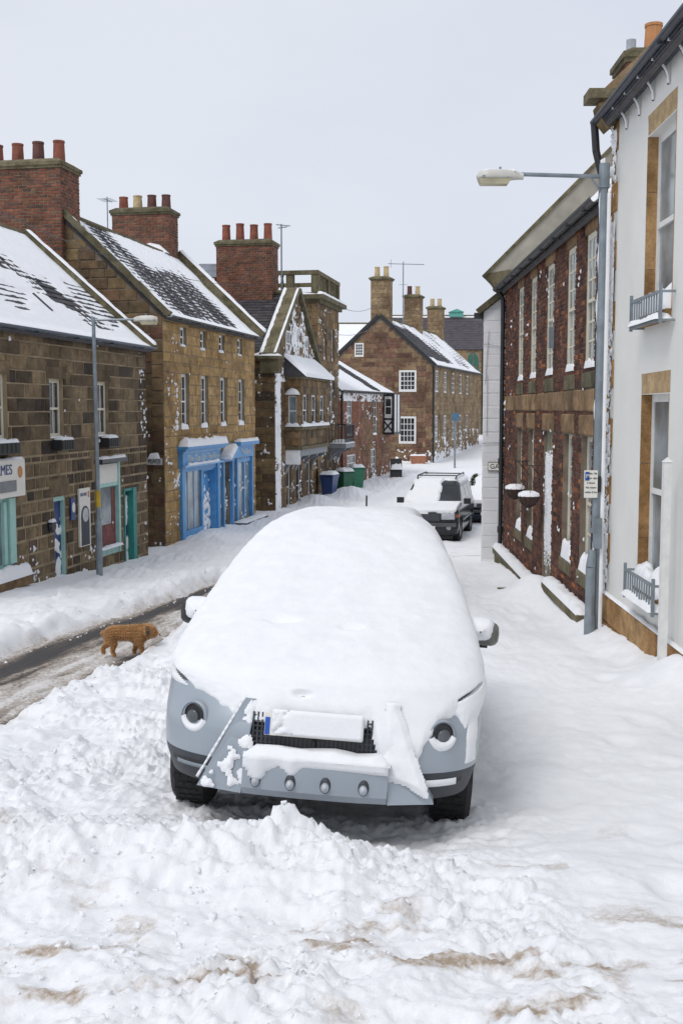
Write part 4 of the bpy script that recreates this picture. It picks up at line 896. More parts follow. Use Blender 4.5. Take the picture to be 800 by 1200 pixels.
    cn = MB().box(t0 - .15, t1 + .15, -.2, 4.75, zt, zt + .14).box(t0 - .32, t1 + .32, -.38, 4.9, zt + .14, zt + .32).box(t0 - .05, t1 + .05, -.1, 4.6, zt + .32, zt + .42).build('tower_cornice', MOSSY, b)
    lump(cn, 'cornice_snow', t0 - .3, t1 + .3, -.38, -.08, zt + .32, .14); lump(cn, 'cornice_snow', t0 - .32, t0, -.3, 4.6, zt + .32, .12)
    top = MB().box(t0 - .08, t1 + .08, -.12, .16, 7.16, 7.32).box(t0 - .08, t0 + .2, .16, 4.6, 7.16, 7.32).box(t1 - .2, t1 + .08, .16, 4.6, 7.16, 7.32).box(t0 - .08, t1 + .08, 4.6, 4.85, 7.16, 7.32).build('tower_rail', MOSSY, b)
    for (px, py) in ((t0 + .12, .04), (t1 - .12, .04), (t0 + .12, 1.1), (t0 + .12, 2.2), (t0 + .12, 4.6), (t1 - .12, 4.6), (t0 + 2.3, .04)):
        MB().box(px - .16, px + .16, py - .15, py + .15, zt + .42, 7.16).build('pier', MOSSY, top)
    um = MB().lathe([(.07, 0), (.07, .06), (.045, .1), (.09, .3), (.06, .5), (.045, .62), (.07, .66), (.07, .74)], 8)
    me = mk_mesh('baluster', um.v, um.f, MOSSY, True)
    for k in range(14):
        xx = t0 + .45 + k * (t1 - t0 - .9) / 13
        if abs(xx - t0 - 2.3) < .25: continue
        link(bpy.data.objects.new('baluster', me), top, T(xx, .04, zt + .42))
    for k in range(3): link(bpy.data.objects.new('baluster', me), top, T(t0 + .12, 1.45 + k * .22, zt + .42))
    for k in range(6): link(bpy.data.objects.new('baluster', me), top, T(t0 + .12, 2.6 + k * .3, zt + .42))
    # iron balcony
    bs = MB().box(9.3, 11.5, -.85, .0, -.08, .12).build('balcony', MATS['grey_lead'], b)
    mb = MB()
    for k in range(15): mb.box(9.34 + k * .15, 9.36 + k * .15, -.83, -.81, .14, .92)
    for k in range(6): mb.box(9.32, 9.34, -.8 + k * .14, -.78 + k * .14, .14, .92); mb.box(11.46, 11.48, -.8 + k * .14, -.78 + k * .14, .14, .92)
    mb.box(9.3, 11.5, -.84, -.80, .92, .95).box(9.3, 9.35, -.8, 0, .92, .95).box(11.45, 11.5, -.8, 0, .92, .95).box(9.3, 11.5, -.84, -.80, .30, .32)
    mb.build('balcony_railing', BLACKP, bs); lump(bs, 'balcony_snow', 9.3, 11.5, -.87, -.1, .12, .16)
    for xx in (9.5, 11.1): MB().prism([(0, -.08), (-.8, -.08), (-.7, -.2), (-.3, -.35), (0, -.8)], xx, xx + .2, RZ(math.pi / 2) @ Sc(1, -1, 1)).build('bracket', MATS['grey_lead'], bs)
build_L3()

# brick block with a grey lead roof behind the slates
BA = thing('brick_back_house', 'small red brick house top with grey hipped roof behind the brick chimney', 'house', (-6.1, 45.0, -2.05), (1, 0))
def build_BA():
    b = BA; brick_stack(b, 0, 1.75, 0, 2.4, 2.0, 6.85, BRICK_R, name='brickwork'); MB().box(.0, 1.75, 0, 2.4, -3, 2.0).build('wall', BRICK_R, b)
    r = MB().add([(-.2, -.2, 6.85), (1.95, -.2, 6.85), (1.95, 2.6, 6.85), (-.2, 2.6, 6.85), (.35, .8, 7.5), (1.35, .8, 7.5)], [(0, 1, 5, 4), (1, 2, 5), (2, 3, 4, 5), (3, 0, 4), (3, 2, 1, 0)]).build('roof', plain('lead_grey_roof', (.20, .22, .25), .5, var=.4, scale=3), b)
    MB().box(1.0, 1.06, -.24, -.2, 4.9, 6.8).build('barge_board', WHITEP, b)
    crust(r, 0, .01, 0, .01, 1)
build_BA()

# ------------------------------------------------------------------ left row 4: orange brick house
d4 = nrm(.30, 1); o4 = (-.12, 51.35)
L4 = thing('brick_house', 'low orange brick and stone house with snowy roof beyond the gothic tower', 'house', (*o4, -2.05), d4)
def build_L4():
    b = L4; L = 9.6; ze, zr, D = 2.55, 4.25, 6.0
    win = [(1.25, 2.15, .35, 2.25, .1), (6.0, 6.8, .3, 2.2, .1), (1.3, 2.9, -2.1, -.55, .12), (5.6, 6.6, -2.0, -.4, .15)]
    w = wall_mesh(0, L, -3, ze, win).build('wall', MORTAR, b)
    hs = [h[:4] for h in win] + [(1.15, 3.05, -.55, -.1)]
    bk = courses(0, 3.2, -2.4, ze - .02, (.075, .075), (.23, .23), hs, None, .012, 71, .23)
    pieces(w, 'bricks', bk, BRICK_L4, .015, 0)
    pieces(w, 'stone', courses(3.2, L, -2.4, ze - .02, (.24, .32), (.35, .7), hs, None, .02, 72) + [(1.15, 3.05, -.54, -.1)], masonry('pinkish_stone', [(.26, .12, .08), (.32, .17, .11), (.22, .13, .08), (.30, .19, .11)], soot=(.5, .45, .42)), .025, 60)
    for h in win: sash(b, h[0], h[1], h[2], h[3], .04, 2, (2, 2), .07, .03, WHITEP, GLASS, snow=.12)
    crust(w, 0, L, -2.2, 2.5, 73, .60, 3.0, 16, low=1.2); crust(w, 0, L, 2.0, 2.55, 74, -.02, 3, 18)
    back_walls(b, 0, L, D, -3, ze, zr, BRICK_L4)
    roof(b, -.1, L + .1, D, ze, zr, lambda X, Y: .05 + .03 * fbm(X, Y, 1.2, 3, 75) - .10 * gauss(X - 6.8 - .3 * Y, 0, .9) * sstep(.1, .4, Y), ov=.25, n=9)
    gutter(b, -.1, L + .1, -.3, ze - .05, .06, BLACKP)
    MB().tube((.25, -.08, -2.3), (.25, -.08, 2.4), .05, n=8).build('downpipe', BLACKP, b)
    # timbered oriel at the far end
    q = MB().box(8.0, 9.4, -.6, 0, .4, 2.4).build('oriel', WHITEP, b)
    mb = MB()
    for xx in (7.98, 8.62, 9.3): mb.box(xx, xx + .1, -.63, -.6, .35, 2.42)
    mb.box(7.97, 8.0, -.6, -.5, .35, 2.4).box(7.97, 8.0, -.1, .0, .35, 2.4).box(7.97, 8.0, -.6, .0, 1.05, 1.15).box(7.95, 9.43, -.65, .02, .28, .4).box(7.97, 8.0, -.6, .0, 2.3, 2.42)
    mb.tube((7.98, -.58, .42), (7.98, -.02, 1.05), .04, n=5).tube((7.98, -.02, .42), (7.98, -.58, 1.05), .04, n=5)
    mb.build('timber', BLACKP, q)
    sash(b, .12, .5, 1.3, 2.2, -.03, 1, (1, 1), .04, .02, WHITEP, GLASS, frame=T(8.0, 0, 0) @ GABLE)
build_L4()

# ------------------------------------------------------------------ the far stone house facing the street
d5 = nrm(.287, 1); o5 = (5.65, 70.0)
H5 = thing('far_stone_house', 'long brown sandstone house with gable to the street and three chimneys', 'house', (*o5, -1.8), d5)
def build_H5():
    b = H5; L = 18.8; ze, zr, D = 4.46, 7.45, 6.7
    wx = [1.15 + i * 2.9 for i in range(5)]
    win = [(x, x + .95, 2.72, 4.1, .06) for x in wx] + [(x, x + .95, -.5, 1.22, .06) for x in wx]
    w = wall_mesh(0, L, -3, ze, win).build('wall', MORTAR, b)
    pieces(w, 'stone', courses(0, L, -2, ze - .02, (.26, .34), (.5, 1.0), [h[:4] for h in win], None, .018, 81), ST_H5S, .025, 60)
    for h in win: sash(b, *h[:4], .02, 2, (2, 2), .08, .03, WHITEP, GLASS, snow=.05)
    g = wall_mesh(-D, 0, -3, ze, [], top=(-D / 2, zr)).build('gable_wall', MORTAR, b, GABLE)
    lim = lambda lo, up: (-D + max(0, (up - ze)) * (D / 2) / (zr - ze), -max(0, (up - ze)) * (D / 2) / (zr - ze))
    gw = [(-2.09, -.98, 2.72, 4.07), (-2.09, -.98, -.55, 1.17), (-5.0, -4.4, 4.95, 5.82)]
    hs = [(a - .02, c + .02, lo - .02, up + .02) for (a, c, lo, up) in gw] + [(-.36, .01, -3, ze)]
    pieces(g, 'stone', courses(-D, 0, -2, zr, (.26, .36), (.45, 1.05), hs, lim, .022, 83) + [(-.35, -.01, z, z + .4) for z in np.arange(-2, 4.3, .425)], ST_H5, .03, 130)
    sash(b, *gw[0], -.05, 4, (2, 2), .12, .035, WHITEP, GLASS, frame=GABLE, dep=.07); sash(b, *gw[1], -.05, 4, (2, 2), .12, .035, WHITEP, GLASS, frame=GABLE, dep=.07)
    sash(b, *gw[2], -.05, 3, (2, 2), .09, .03, WHITEP, GLASS, frame=GABLE, dep=.07)
    crust(g, -D, 0, -1.9, -.9, 84, .25, 2.0, 14, low=.5); crust(w, 0, L, -1.8, 0.2, 85, .34, 2.6, 12, low=1.1)
    back_walls(b, 0, L, D, -3, ze, zr, ST_H5S, near=False)
    roof(b, -.15, L + .1, D, ze, zr, lambda X, Y: .02 + .05 * fbm(X * .8, Y * .5, .8, 3, 86) - .075 * gauss(X - 6.5 + 1.2 * Y, 0, 3.2) * sstep(.4, 1.2, Y) * sstep(4.4, 3.6, Y) + .05 * sstep(.7, .2, Y) + .04 * gauss(X, 0, .6), ov=.2, n=7, sw=.35, ex=.25)
    gutter(b, -.1, L + .1, -.26, ze - .06, .07, BLACKP)
    a = math.atan2(zr - ze, D / 2)
    for sg in (1, -1):
        F = frame_of((-.14, -.2 if sg == 1 else D + .2, ze - .18), (1, 0, 0), (0, sg * math.cos(a), math.sin(a)), (0, -sg * math.sin(a), math.cos(a)))
        MB().box(-.04, .1, 0, (D / 2 + .2) / math.cos(a), .02, .2).build('bargeboard', BLACKP, b, F)
    MB().tube((.12, -.1, -2.2), (.12, -.1, ze - .1), .06, n=8).build('downpipe', BLACKP, b)
    for (x0, z1) in ((.05, 9.95), (9.5, 9.75), (17.7, 9.65)):
        chimney(b, x0, x0 + 1.0, D / 2 - .55, D / 2 + .62, zr - .6, z1, [POT_Y, POT_Y if x0 != 9.5 else POT_D], ST_H5S, .65, .12, True, .19)
    MB().tube((8.9, 3.9, 7.5), (8.9, 3.9, 12.0), .04, n=6).tube((8.9, 5.0, 11.9), (8.9, 2.4, 11.75), .03, n=5).tube((8.9, 4.8, 11.6), (8.9, 4.8, 12.2), .02, n=4).tube((8.9, 4.2, 10.4), (8.9, 3.6, 10.4), .02, n=4).build('tv_aerial', GALV, b)
build_H5()

# snowy house roof farther back, the slate-roofed hall behind everything
H7 = thing('white_roofed_house', 'distant house with plain snow white roof between gothic tower and brown gable', 'house', (-7.0, 86.0, -1.2), (1, 0))
def build_H7():
    b = H7; L = 9.6; wall_mesh(0, L, -3, 5.4, []).build('wall', ST_H5S, b); back_walls(b, 0, L, 7.0, -3, 5.4, 8.4, ST_H5S)
    roof(b, -.2, L + .2, 7.0, 5.4, 8.4, lambda X, Y: .06 + .02 * fbm(X, Y, .8, 3, 4), n=4, sw=.35, ex=.3)
build_H7()
H6 = thing('distant_hall', 'distant stone hall with bare purple slate roof and green arched window', 'hall', (3.5, 104.0, -.7), (1, 0))
def build_H6():
    b = H6; L = 18.0; ze, zr, D = 7.25, 10.6, 9.0
    w = wall_mesh(0, L, -3, ze, []).build('wall', MORTAR, b); pieces(w, 'stone', courses(0, L, 2.0, ze, (.4, .5), (.7, 1.3), [(8.1, 9.3, 4.4, 6.9)], None, .025, 95), ST_H5S, .03, 0)
    back_walls(b, 0, L, D, -3, ze, zr, ST_H5S)
    roof(b, -.2, L + .2, D, ze, zr, lambda X, Y: -.06 + .12 * sstep(.25, .05, Y) + .10 * sstep(5.3, 5.6, Y) + .015 * fbm(X, Y, 1, 3, 2), mat=SLATE_P, n=5, sw=.4, ex=.3)
    arch = [(8.2, 4.5), (9.2, 4.5), (9.2, 6.1)] + [(8.7 + .5 * math.cos(t), 6.1 + .75 * math.sin(t)) for t in np.linspace(0, math.pi, 12)[1:-1]] + [(8.2, 6.1)]
    q = MB().prism(arch, -.05, .02).build('arched_window', plain('green_lead_glass', (.03, .13, .10), .2), b)
    MB().box(8.67, 8.73, -.08, -.05, 4.5, 6.8).box(8.2, 9.2, -.08, -.05, 5.5, 5.56).build('tracery', ST_TRIM, q)
    cp = plain('copper_green', (.12, .40, .34), .6)
    MB().box(6.9, 8.2, 4.0, 4.9, 10.5, 10.95).prism([(6.8, 10.95), (8.3, 10.95), (7.55, 11.25)], 3.9, 5.0).build('roof_vent', cp, b)
    MB().tube((9.6, -.12, -1), (9.6, -.12, ze), .08, n=6).build('downpipe', BLACKP, b)
    dr = MB().box(10.4, 11.4, -.12, .02, -1.2, 1.6).build('door', plain('dark_green_paint', (.015, .08, .05), .5), b)
    MB().box(10.1, 11.8, -.5, .0, 2.5, 2.9).build('porch_hood', SNOW, b)
build_H6()

# ------------------------------------------------------------------ right row: brick house, white house, whitewashed gable
dR = nrm(-.0215, -1); oR = (3.694, 25.3)
R1 = thing('dark_brick_house', 'dark mottled brick house with tall sash windows and sandstone bands on the right', 'house', (*oR, -2.0), dR)
def build_R1():
    b = R1; L = 10.75; ze, zr, D = 4.33, 7.6, 6.5
    up = [(2.2, 2.92), (3.92, 4.6), (5.78, 6.5), (7.74, 8.42), (9.22, 9.9)]
    lo = [(2.2, 2.95), (3.78, 4.5), None, (7.6, 8.4), (9.08, 9.9)]
    hu = [(a, c, 2.19, 4.06, .10) for a, c in up]; hl = [(q[0], q[1], -.85 if i < 2 else -.74, 1.22, .14) for i, q in enumerate(lo) if q]; dr = (5.68, 6.62, -1.6, 1.22, .12)
    holes = hu + hl + [dr]
    w = wall_mesh(0, L, -3, ze, holes).build('wall', MORTAR_D, b)
    st = []
    for h in hu: st += [(h[0] - .1, h[1] + .1, 1.90, 2.13), (h[0] - .08, h[1] + .08, 4.07, 4.31)]
    x = .02; band = []; rr = random.Random(9)
    for e in sorted([.02, 1.1] + [q for h in hu for q in (h[0] - .1, h[1] + .1)] + [L]): band.append(e)
    bandr = [(a + .004, c - .004, 1.58, 1.89) for a, c in zip(band[:-1], band[1:]) if c - a > .05]
    ll = [(h[0] - .15, h[1] + .15, 1.235, 1.53) for h in hl + [dr]]
    sl = [(h[0] - .12, h[1] + .12, h[2] - .22, h[2] - .01) for h in hl]
    tr = st + bandr + ll + sl
    hs = [(h[0] - .003, h[1] + .003, h[2] - .003, h[3] + .003) for h in holes] + [(t[0] - .003, t[1] + .003, t[2] - .003, t[3] + .003) for t in tr]
    pieces(w, 'bricks', courses(0, L, -2.3, ze, (.076, .076), (.232, .232), hs, None, .011, 101, .232), BRICK_R1, .014, 0)
    pieces(w, 'stone_block', [q for q in tr if q not in st[0::2] + sl], ST_TRIM, .03, 60, .15); pieces(w, 'stone_block', st[0::2] + sl, MOSSY, .035, 60, .15)
    for h in hu: sash(b, *h[:4], .012, 2, (3, 3), .085, .03, CREAM, GLASS_P, snow=.12)
    for i, h in enumerate(hl): sash(b, *h[:4], .085, 2, (2, 2), .08, .03, CREAM, GLASS_P, snow=.30 if i > 1 else .22)
    d = MB().box(dr[0] + .01, dr[1] - .01, .05, .1, dr[2], dr[3]).box(5.8, 6.1, .035, .05, -1.3, -.3).box(6.2, 6.5, .035, .05, -1.3, -.3).box(5.8, 6.1, .035, .05, -.1, 1.0).box(6.2, 6.5, .035, .05, -.1, 1.0).build('door', plain('olive_grey_paint', (.22, .21, .15), .6), b)
    sheet(d, 'wind_blown_snow', T(0, .03, 0) @ WALLF, .9, 2.2, 60, lambda X, Y: np.clip((fbm(X, Y, 22, 2, 29) + .22 - .9 * sstep(.7, 1.0, Y) - .5 * sstep(-.6, -1.0, Y)) * .05, -.02, .012), kind='stuff', x0=5.7, y0=-1.15)
    MB().box(5.35, 6.95, -.75, .0, -2.5, -1.62).build('doorstep', MOSSY, b)
    # low stone area walls at the foot
    for (x0, x1, z) in ((.1, 5.15, -1.52), (7.15, 10.2, -1.22)):
        a = MB().box(x0, x1, -.20, -.02, -2.8, z - .14).box(x0 - .03, x1 + .03, -.24, -.012, z - .14, z).build('area_wall', MOSSY, b)
        pieces(a, 'rubble_stone', [(r[0], r[1], r[2], r[3]) for r in courses(x0, x1, -2.6, z - .15, (.14, .22), (.2, .45), (), None, .03, 111)], ST_GB, .04, 0) if False else None
        lump(a, 'ledge_snow', x0 - .03, x1 + .03, -.25, .0, z, .10)
    crust(w, 0, L, -2.2, 4.2, 103, .62, 6, 20)
    back_walls(b, 0, L - .01, D, -3, ze, zr, MORTAR_D)
    roof(b, .0, L, D, ze, zr, lambda X, Y: .012 + .03 * fbm(X * 1.2, Y * .4, 2, 4, 104) + .03 * sstep(.35, 0, Y) + .02 * sstep(3.5, 1.0, X), ov=.12, n=16)
    gutter(b, -.25, L, -.2, ze - .0, .075, plain('iron_gutter', (.045, .047, .05), .5), 9)
    a = math.atan2(zr - ze, D / 2); F = frame_of((-.22, -.2, ze - .1), (1, 0, 0), (0, math.cos(a), math.sin(a)), (0, -math.sin(a), math.cos(a))); H = (D / 2 + .2) / math.cos(a)
    cp = MB().box(0, .30, .1, H, .0, .42).build('gable_coping', plain('grey_render', (.32, .30, .25), .9, var=.25, scale=2, bump=.4, bscale=20), b, F)
    MB().box(-.04, .34, .05, H, .421, .50).build('coping_cap', MOSSY, cp)
    kn = MB().prism([(-.52, 4.62), (.1, 4.72), (.1, 4.3), (-.18, 4.22), (-.32, 4.42)], -.24, .1, RZ(math.pi / 2) @ Sc(1, -1, 1)).build('kneeler', MOSSY, b)
    MB().tube((.09, -.07, -2.3), (.09, -.07, 4.05), .05, n=8).tube((.09, -.07, 4.05), (.0, -.2, 4.3), .05, n=8).tube((.09, -.07, .35), (.09, -.07, .5), .07, n=8).tube((.09, -.07, -1.2), (.09, -.07, -1.05), .07, n=8).build('downpipe', BLACKP, b)
    ch = chimney(b, 5.9, 6.8, 1.05, 2.1, 5.0, 7.4, [POT_O], BRICK_R, .5, along='y', pr=.16)
    MB().tube((6.4, 1.2, 7.38), (6.4, 1.2, 7.65), .08, n=12).build('metal_flue', plain('bright_flue', (.5, .52, .54), .3, .8), ch)
    MB().box(6.58, 6.66, -.10, -.02, 2.62, 2.97).build('alarm_box', GALV, b)
build_R1()
for (xx, lb) in ((4.05, 'snow capped hanging basket on the brick wall, the farther of two'), (5.85, 'snow capped hanging basket on the brick wall, the nearer, beside the frosted door')):
    p = along(oR, dR, xx); n = (dR[1], -dR[0])
    q = (p[0] + n[0] * .28, p[1] + n[1] * .28)
    t = thing('hanging_basket', lb, 'basket', (q[0], q[1], -.14), dR, 'hanging baskets on the brick house')
    mb = MB()
    for k in range(12):
        an = 2 * math.pi * k / 12; pr = [(.19, .10), (.175, .03), (.12, -.06), (.03, -.12)]
        for (r0, z0), (r1, z1) in zip(pr[:-1], pr[1:]): mb.tube((r0 * math.cos(an), r0 * math.sin(an), z0), (r1 * math.cos(an), r1 * math.sin(an), z1), .007, n=4)
    mb.build('wire_frame', BLACKP, t)
    MB().lathe([(.18, .09), (.16, .02), (.11, -.06), (.001, -.11)], 14).build('liner', plain('basket_liner', (.09, .05, .035), .9, var=.5, scale=30), t, smooth=True)
    MB().lathe([(.195, .085), (.18, .14), (.10, .175), (.001, .18)], 14).build('snow_cap', SNOW, t, smooth=True)
    br = MB().tube((0, .27, .62), (0, -.02, .62), .009, n=5).tube((0, .27, .35), (0, .05, .62), .009, n=5)
    for k in range(3): br.tube((.18 * math.cos(k * 2.1), .18 * math.sin(k * 2.1), .1), (0, 0, .6), .004, n=4)
    br.build('bracket', BLACKP, t)

R0 = thing('white_house', 'white rendered house with sandstone plinth and window surrounds at the right edge', 'house', (*along((3.46175, 14.5), dR, 0), -1.4), dR)
def build_R0():
    b = R0; L = 13.0; ze, zr, D = 5.30, 8.6, 7.0
    W = [(1.76, 2.93), (5.6, 6.8), (9.4, 10.6)]
    holes = [(a, c, -.42, 1.77, .17) for a, c in W] + [(a, c, 2.62, 4.63, .17) for a, c in W]
    w = wall_mesh(0, L, -3, ze, holes).build('wall', RENDER, b)
    # sandstone reveals, lintels, quoins and plinth courses
    lint = [(h[0] - .01, h[1] + .01, h[3] + .002, h[3] + .235) for h in holes]
    pieces(w, 'lintel', lint, ST_PALE, .006, 20, .1)
    for h in holes:
        for k, (z0, z1) in enumerate(((h[2], h[2] + .55), (h[2] + .556, h[2] + 1.4), (h[2] + 1.406, h[3]))):
            MB().box(h[0] - .0, h[0] + .018, -.003, .17, z0, z1).build('jamb_stone', ST_WARM, w); MB().box(h[1] - .018, h[1], -.003, .17, z0, z1).build('jamb_stone', ST_WARM, w)
        sash(b, h[0] + .018, h[1] - .018, h[2] + .02, h[3], .115, 1, (1, 1), .085, .03, WHITEP, GLASS_P, mr=.06)
        s = MB().box(h[0] + .018, h[1] - .018, -.06, .12, h[2] - .1, h[2] + .02).build('sill', ST_WARM, b); lump(s, 'sill_snow', h[0] + .02, h[1] - .02, -.08, .12, h[2] + .02, .26)
        r = MB(); x0, x1, z0, z1 = h[0] + .04, h[1] + .12, h[2] - .12, h[2] + .2; y = -.15
        r.box(x0, x1, y - .012, y + .012, z1 - .03, z1).box(x0, x1, y - .012, y + .012, z0, z0 + .03)
        for k in range(12): xx = x0 + .05 + k * (x1 - x0 - .10) / 11; r.box(xx - .006, xx + .006, y - .008, y + .008, z0 + .03, z1 - .03)
        for xx in (x0, x1): r.box(xx - .016, xx + .016, y - .016, y + .016, z0 - .02, z1 + .06); r.box(xx - .01, xx + .01, y, .0, z1 - .03, z1 - .005); r.box(xx - .01, xx + .01, y, .0, z0, z0 + .025)
        rl = r.build('window_railing', GALV, b); lump(rl, 'rail_snow', x0, x1, y - .05, -.02, z0 + .03, .07)
    q = []
    for k in range(16):
        z = -.72 + k * .37
        if z > 5.0: break
        q.append((.0, .30 if k % 2 else .10, z, z + .355))
    pieces(w, 'quoin', q, ST_WARM, .022, 40, .3)
    crust(w, .0, .26, -.8, 5.1, 131, .02, 3.0, 30, thick=.035, stretch=2)
    pl = []
    for k, z in enumerate((-1.9, -1.52, -1.14)): pl += [(r[0], r[1], z, z + .37) for r in courses(0, L, z, z + .37, (.37, .37), (.45, .8), (), None, .012, 121 + k)]
    pieces(w, 'plinth_stone', pl, ST_WARM, .05, 60, .12)
    sheet(w, 'plinth_snow', frame_of((0, -.055, -.772), (1, 0, 0), (0, 1, 0), (0, 0, 1)), L, .06, 30, lambda X, Y: .03 + .03 * fbm(X, Y, 4, 3, 7), kind='stuff')
    back_walls(b, 0, L, D, -3, ze, zr, RENDER)
    roof(b, .3, L, D, ze + .0, zr, lambda X, Y: .03 + .03 * fbm(X, Y, 1.2, 3, 124), ov=.18, n=6)
    MB().box(-.1, L, -.19, .0, ze - .10, ze - .03).build('soffit', plain('soffit_grey', (.07, .08, .10), .6, var=.3), b)
    gutter(b, -.15, L, -.22, ze - .02, .06, GUTTER, 2)
    for k in range(12):
        mb = MB(); sb = MB(); x = .15 + k * .62
        for j in range(5):
            t0, t1 = j / 5 * math.pi / 2, (j + 1) / 5 * math.pi / 2
            P = [(x, -.20 + .18 * math.sin(t) * 1.0, ze - .10 - .20 * (1 - math.cos(t)) * 1.2) for t in (t0, t1)]
            mb.tube(P[0], P[1], .012, n=5)
            sb.tube((P[0][0] + .012, P[0][1], P[0][2] + .012), (P[1][0] + .012, P[1][1], P[1][2] + .012), .016, n=5)
        br = mb.build('eaves_bracket', BLACKP, b); sb.build('bracket_snow', SNOW, br)
    a = math.atan2(zr - ze, D / 2); F = frame_of((-.05, -.16, ze - .06), (1, 0, 0), (0, math.cos(a), math.sin(a)), (0, -math.sin(a), math.cos(a))); H = (D / 2 + .16) / math.cos(a)
    MB().box(0, .32, .12, H, -.22, .27).build('gable_coping', ST_H5S, b, F)
    k = MB().prism([(-.26, 5.40), (.02, 5.46), (.02, 5.22), (-.12, 5.10), (-.22, 5.22)], -.06, .28, RZ(math.pi / 2) @ Sc(1, -1, 1)).build('kneeler', ST_GB, b)
    MB().box(-.08, .30, -.38, .1, 5.46, 5.58).build('kneeler_slab', MOSSY, b)
    pr = MB().tube((-.10, -.12, -1.5), (-.10, -.12, 4.6), .04, n=8).tube((-.10, -.12, 4.6), (-.10, -.20, 4.9), .05, n=8).tube((-.1, -.20, 4.9), (-.1, -.23, 5.26), .05, n=8).build('downpipe', BLACKP, b)
    sheet(pr, 'pipe_snow', T(-.02, -.115, 0) @ WALLF, .10, 6.2, 40, lambda X, Y: .04 + .05 * fbm(X, Y, 1.6, 3, 5), kind='stuff', x0=-.06, y0=-1.4)
    ae = MB().tube((3.6, .75, 6.0), (3.6, .75, 7.5), .012, n=5).tube((3.4, .6, 7.4), (3.8, 1.4, 7.4), .01, n=4)
    for j in range(6): ae.tube((3.45 + j * .05, .5 + j * .12, 7.30), (3.45 + j * .05, .5 + j * .12, 7.5), .006, n=4)
    ae.build('tv_aerial', GALV, b)
build_R0()
wp = thing('white_post', 'slim white painted square post standing before the white house', 'post', (3.24, 11.05, -1.25), (1, 0))
MB().box(-.038, .038, -.038, .038, -1.6, 1.08).build('post', WHITEP, wp); MB().add([(-.046, -.046, 1.08), (.046, -.046, 1.08), (.046, .046, 1.08), (-.046, .046, 1.08), (0, 0, 1.13)], [(0, 1, 4), (1, 2, 4), (2, 3, 4), (3, 0, 4)]).build('cap', WHITEP, wp)

R2 = thing('whitewashed_house', 'whitewashed stone gable end with street sign jutting out past the brick house', 'house', (3.26, 25.75, -2.0), nrm(1, -.2))
def build_R2():
    b = R2; ze, W, D = 3.83, 5.4, 7.0; zr = ze + W / 2 * .78
    w = wall_mesh(0, W, -3, ze, [], top=(W / 2, zr)).build('gable_wall', WHITEWASH, b)
    lim = lambda lo, up: (max(0, up - ze) / .78, W - max(0, up - ze) / .78)
    pieces(w, 'stone', courses(0, W, -2.4, zr, (.22, .34), (.35, .8), (), lim, .012, 141), WHITEWASH, .012, 60, .5)
    MB().add([(0, 0, -3), (0, D, -3), (0, D, ze), (0, 0, ze)], [(0, 1, 2, 3)]).add([(W, 0, -3), (W, D, -3), (W, D, ze), (W, 0, ze)], [(3, 2, 1, 0)]).add([(0, D, -3), (W, D, -3), (W, D, ze), (W / 2, D, zr), (0, D, ze)], [(4, 3, 2, 1, 0)]).build('rear_wall', WHITEWASH, b)
    a = math.atan(.78); H = (W / 2 + .1) / math.cos(a)
    for sg in (1, -1):
        F = frame_of((-.1, D, ze - .06) if sg == 1 else (W + .1, 0, ze - .06), (0, -sg, 0), (sg * math.cos(a), 0, math.sin(a)), (-sg * math.sin(a), 0, math.cos(a)))
        r = MB().box(0, D, 0, H, 0, .08).build('roof', SLATE, b, F); sheet(r, 'roof_snow', T(0, 0, .082), D, H, 8, lambda X, Y: .06 + .02 * fbm(X, Y, 1, 3, 3), kind='stuff')
        vx = (D - .02, D + .14) if sg == 1 else (-.14, .02)
        MB().box(vx[0], vx[1], 0, H, .0, .13).build('verge', MOSSY, r)
    MB().box(-.22, -.06, -.05, .5, ze - .16, ze - .02).build('gutter_end', BLACKP, b)
    sg = MB().box(.13, .86, -.06, -.03, .19, .39).build('street_sign', BLACKP, b)
    MB().box(.142, .848, -.064, -.061, .202, .378).build('sign_face', SIGNW, sg)
    text_obj('lettering', 'GARDEN', .155, BLACKP, sg, T(.495, -.066, .288), 1.0)
    mb = MB().tube((.05, -.04, 2.2), (.12, -.04, 3.4), .006, n=4).tube((.1, -.04, 1.0), (.1, -.04, 2.4), .006, n=4).tube((.0, -.04, .82), (.6, -.04, .86), .008, n=4).tube((.0, -.04, 3.1), (.6, -.04, 3.02), .006, n=4)
    mb.build('cable', plain('grey_cable', (.3, .3, .32), .6), b)
build_R2()

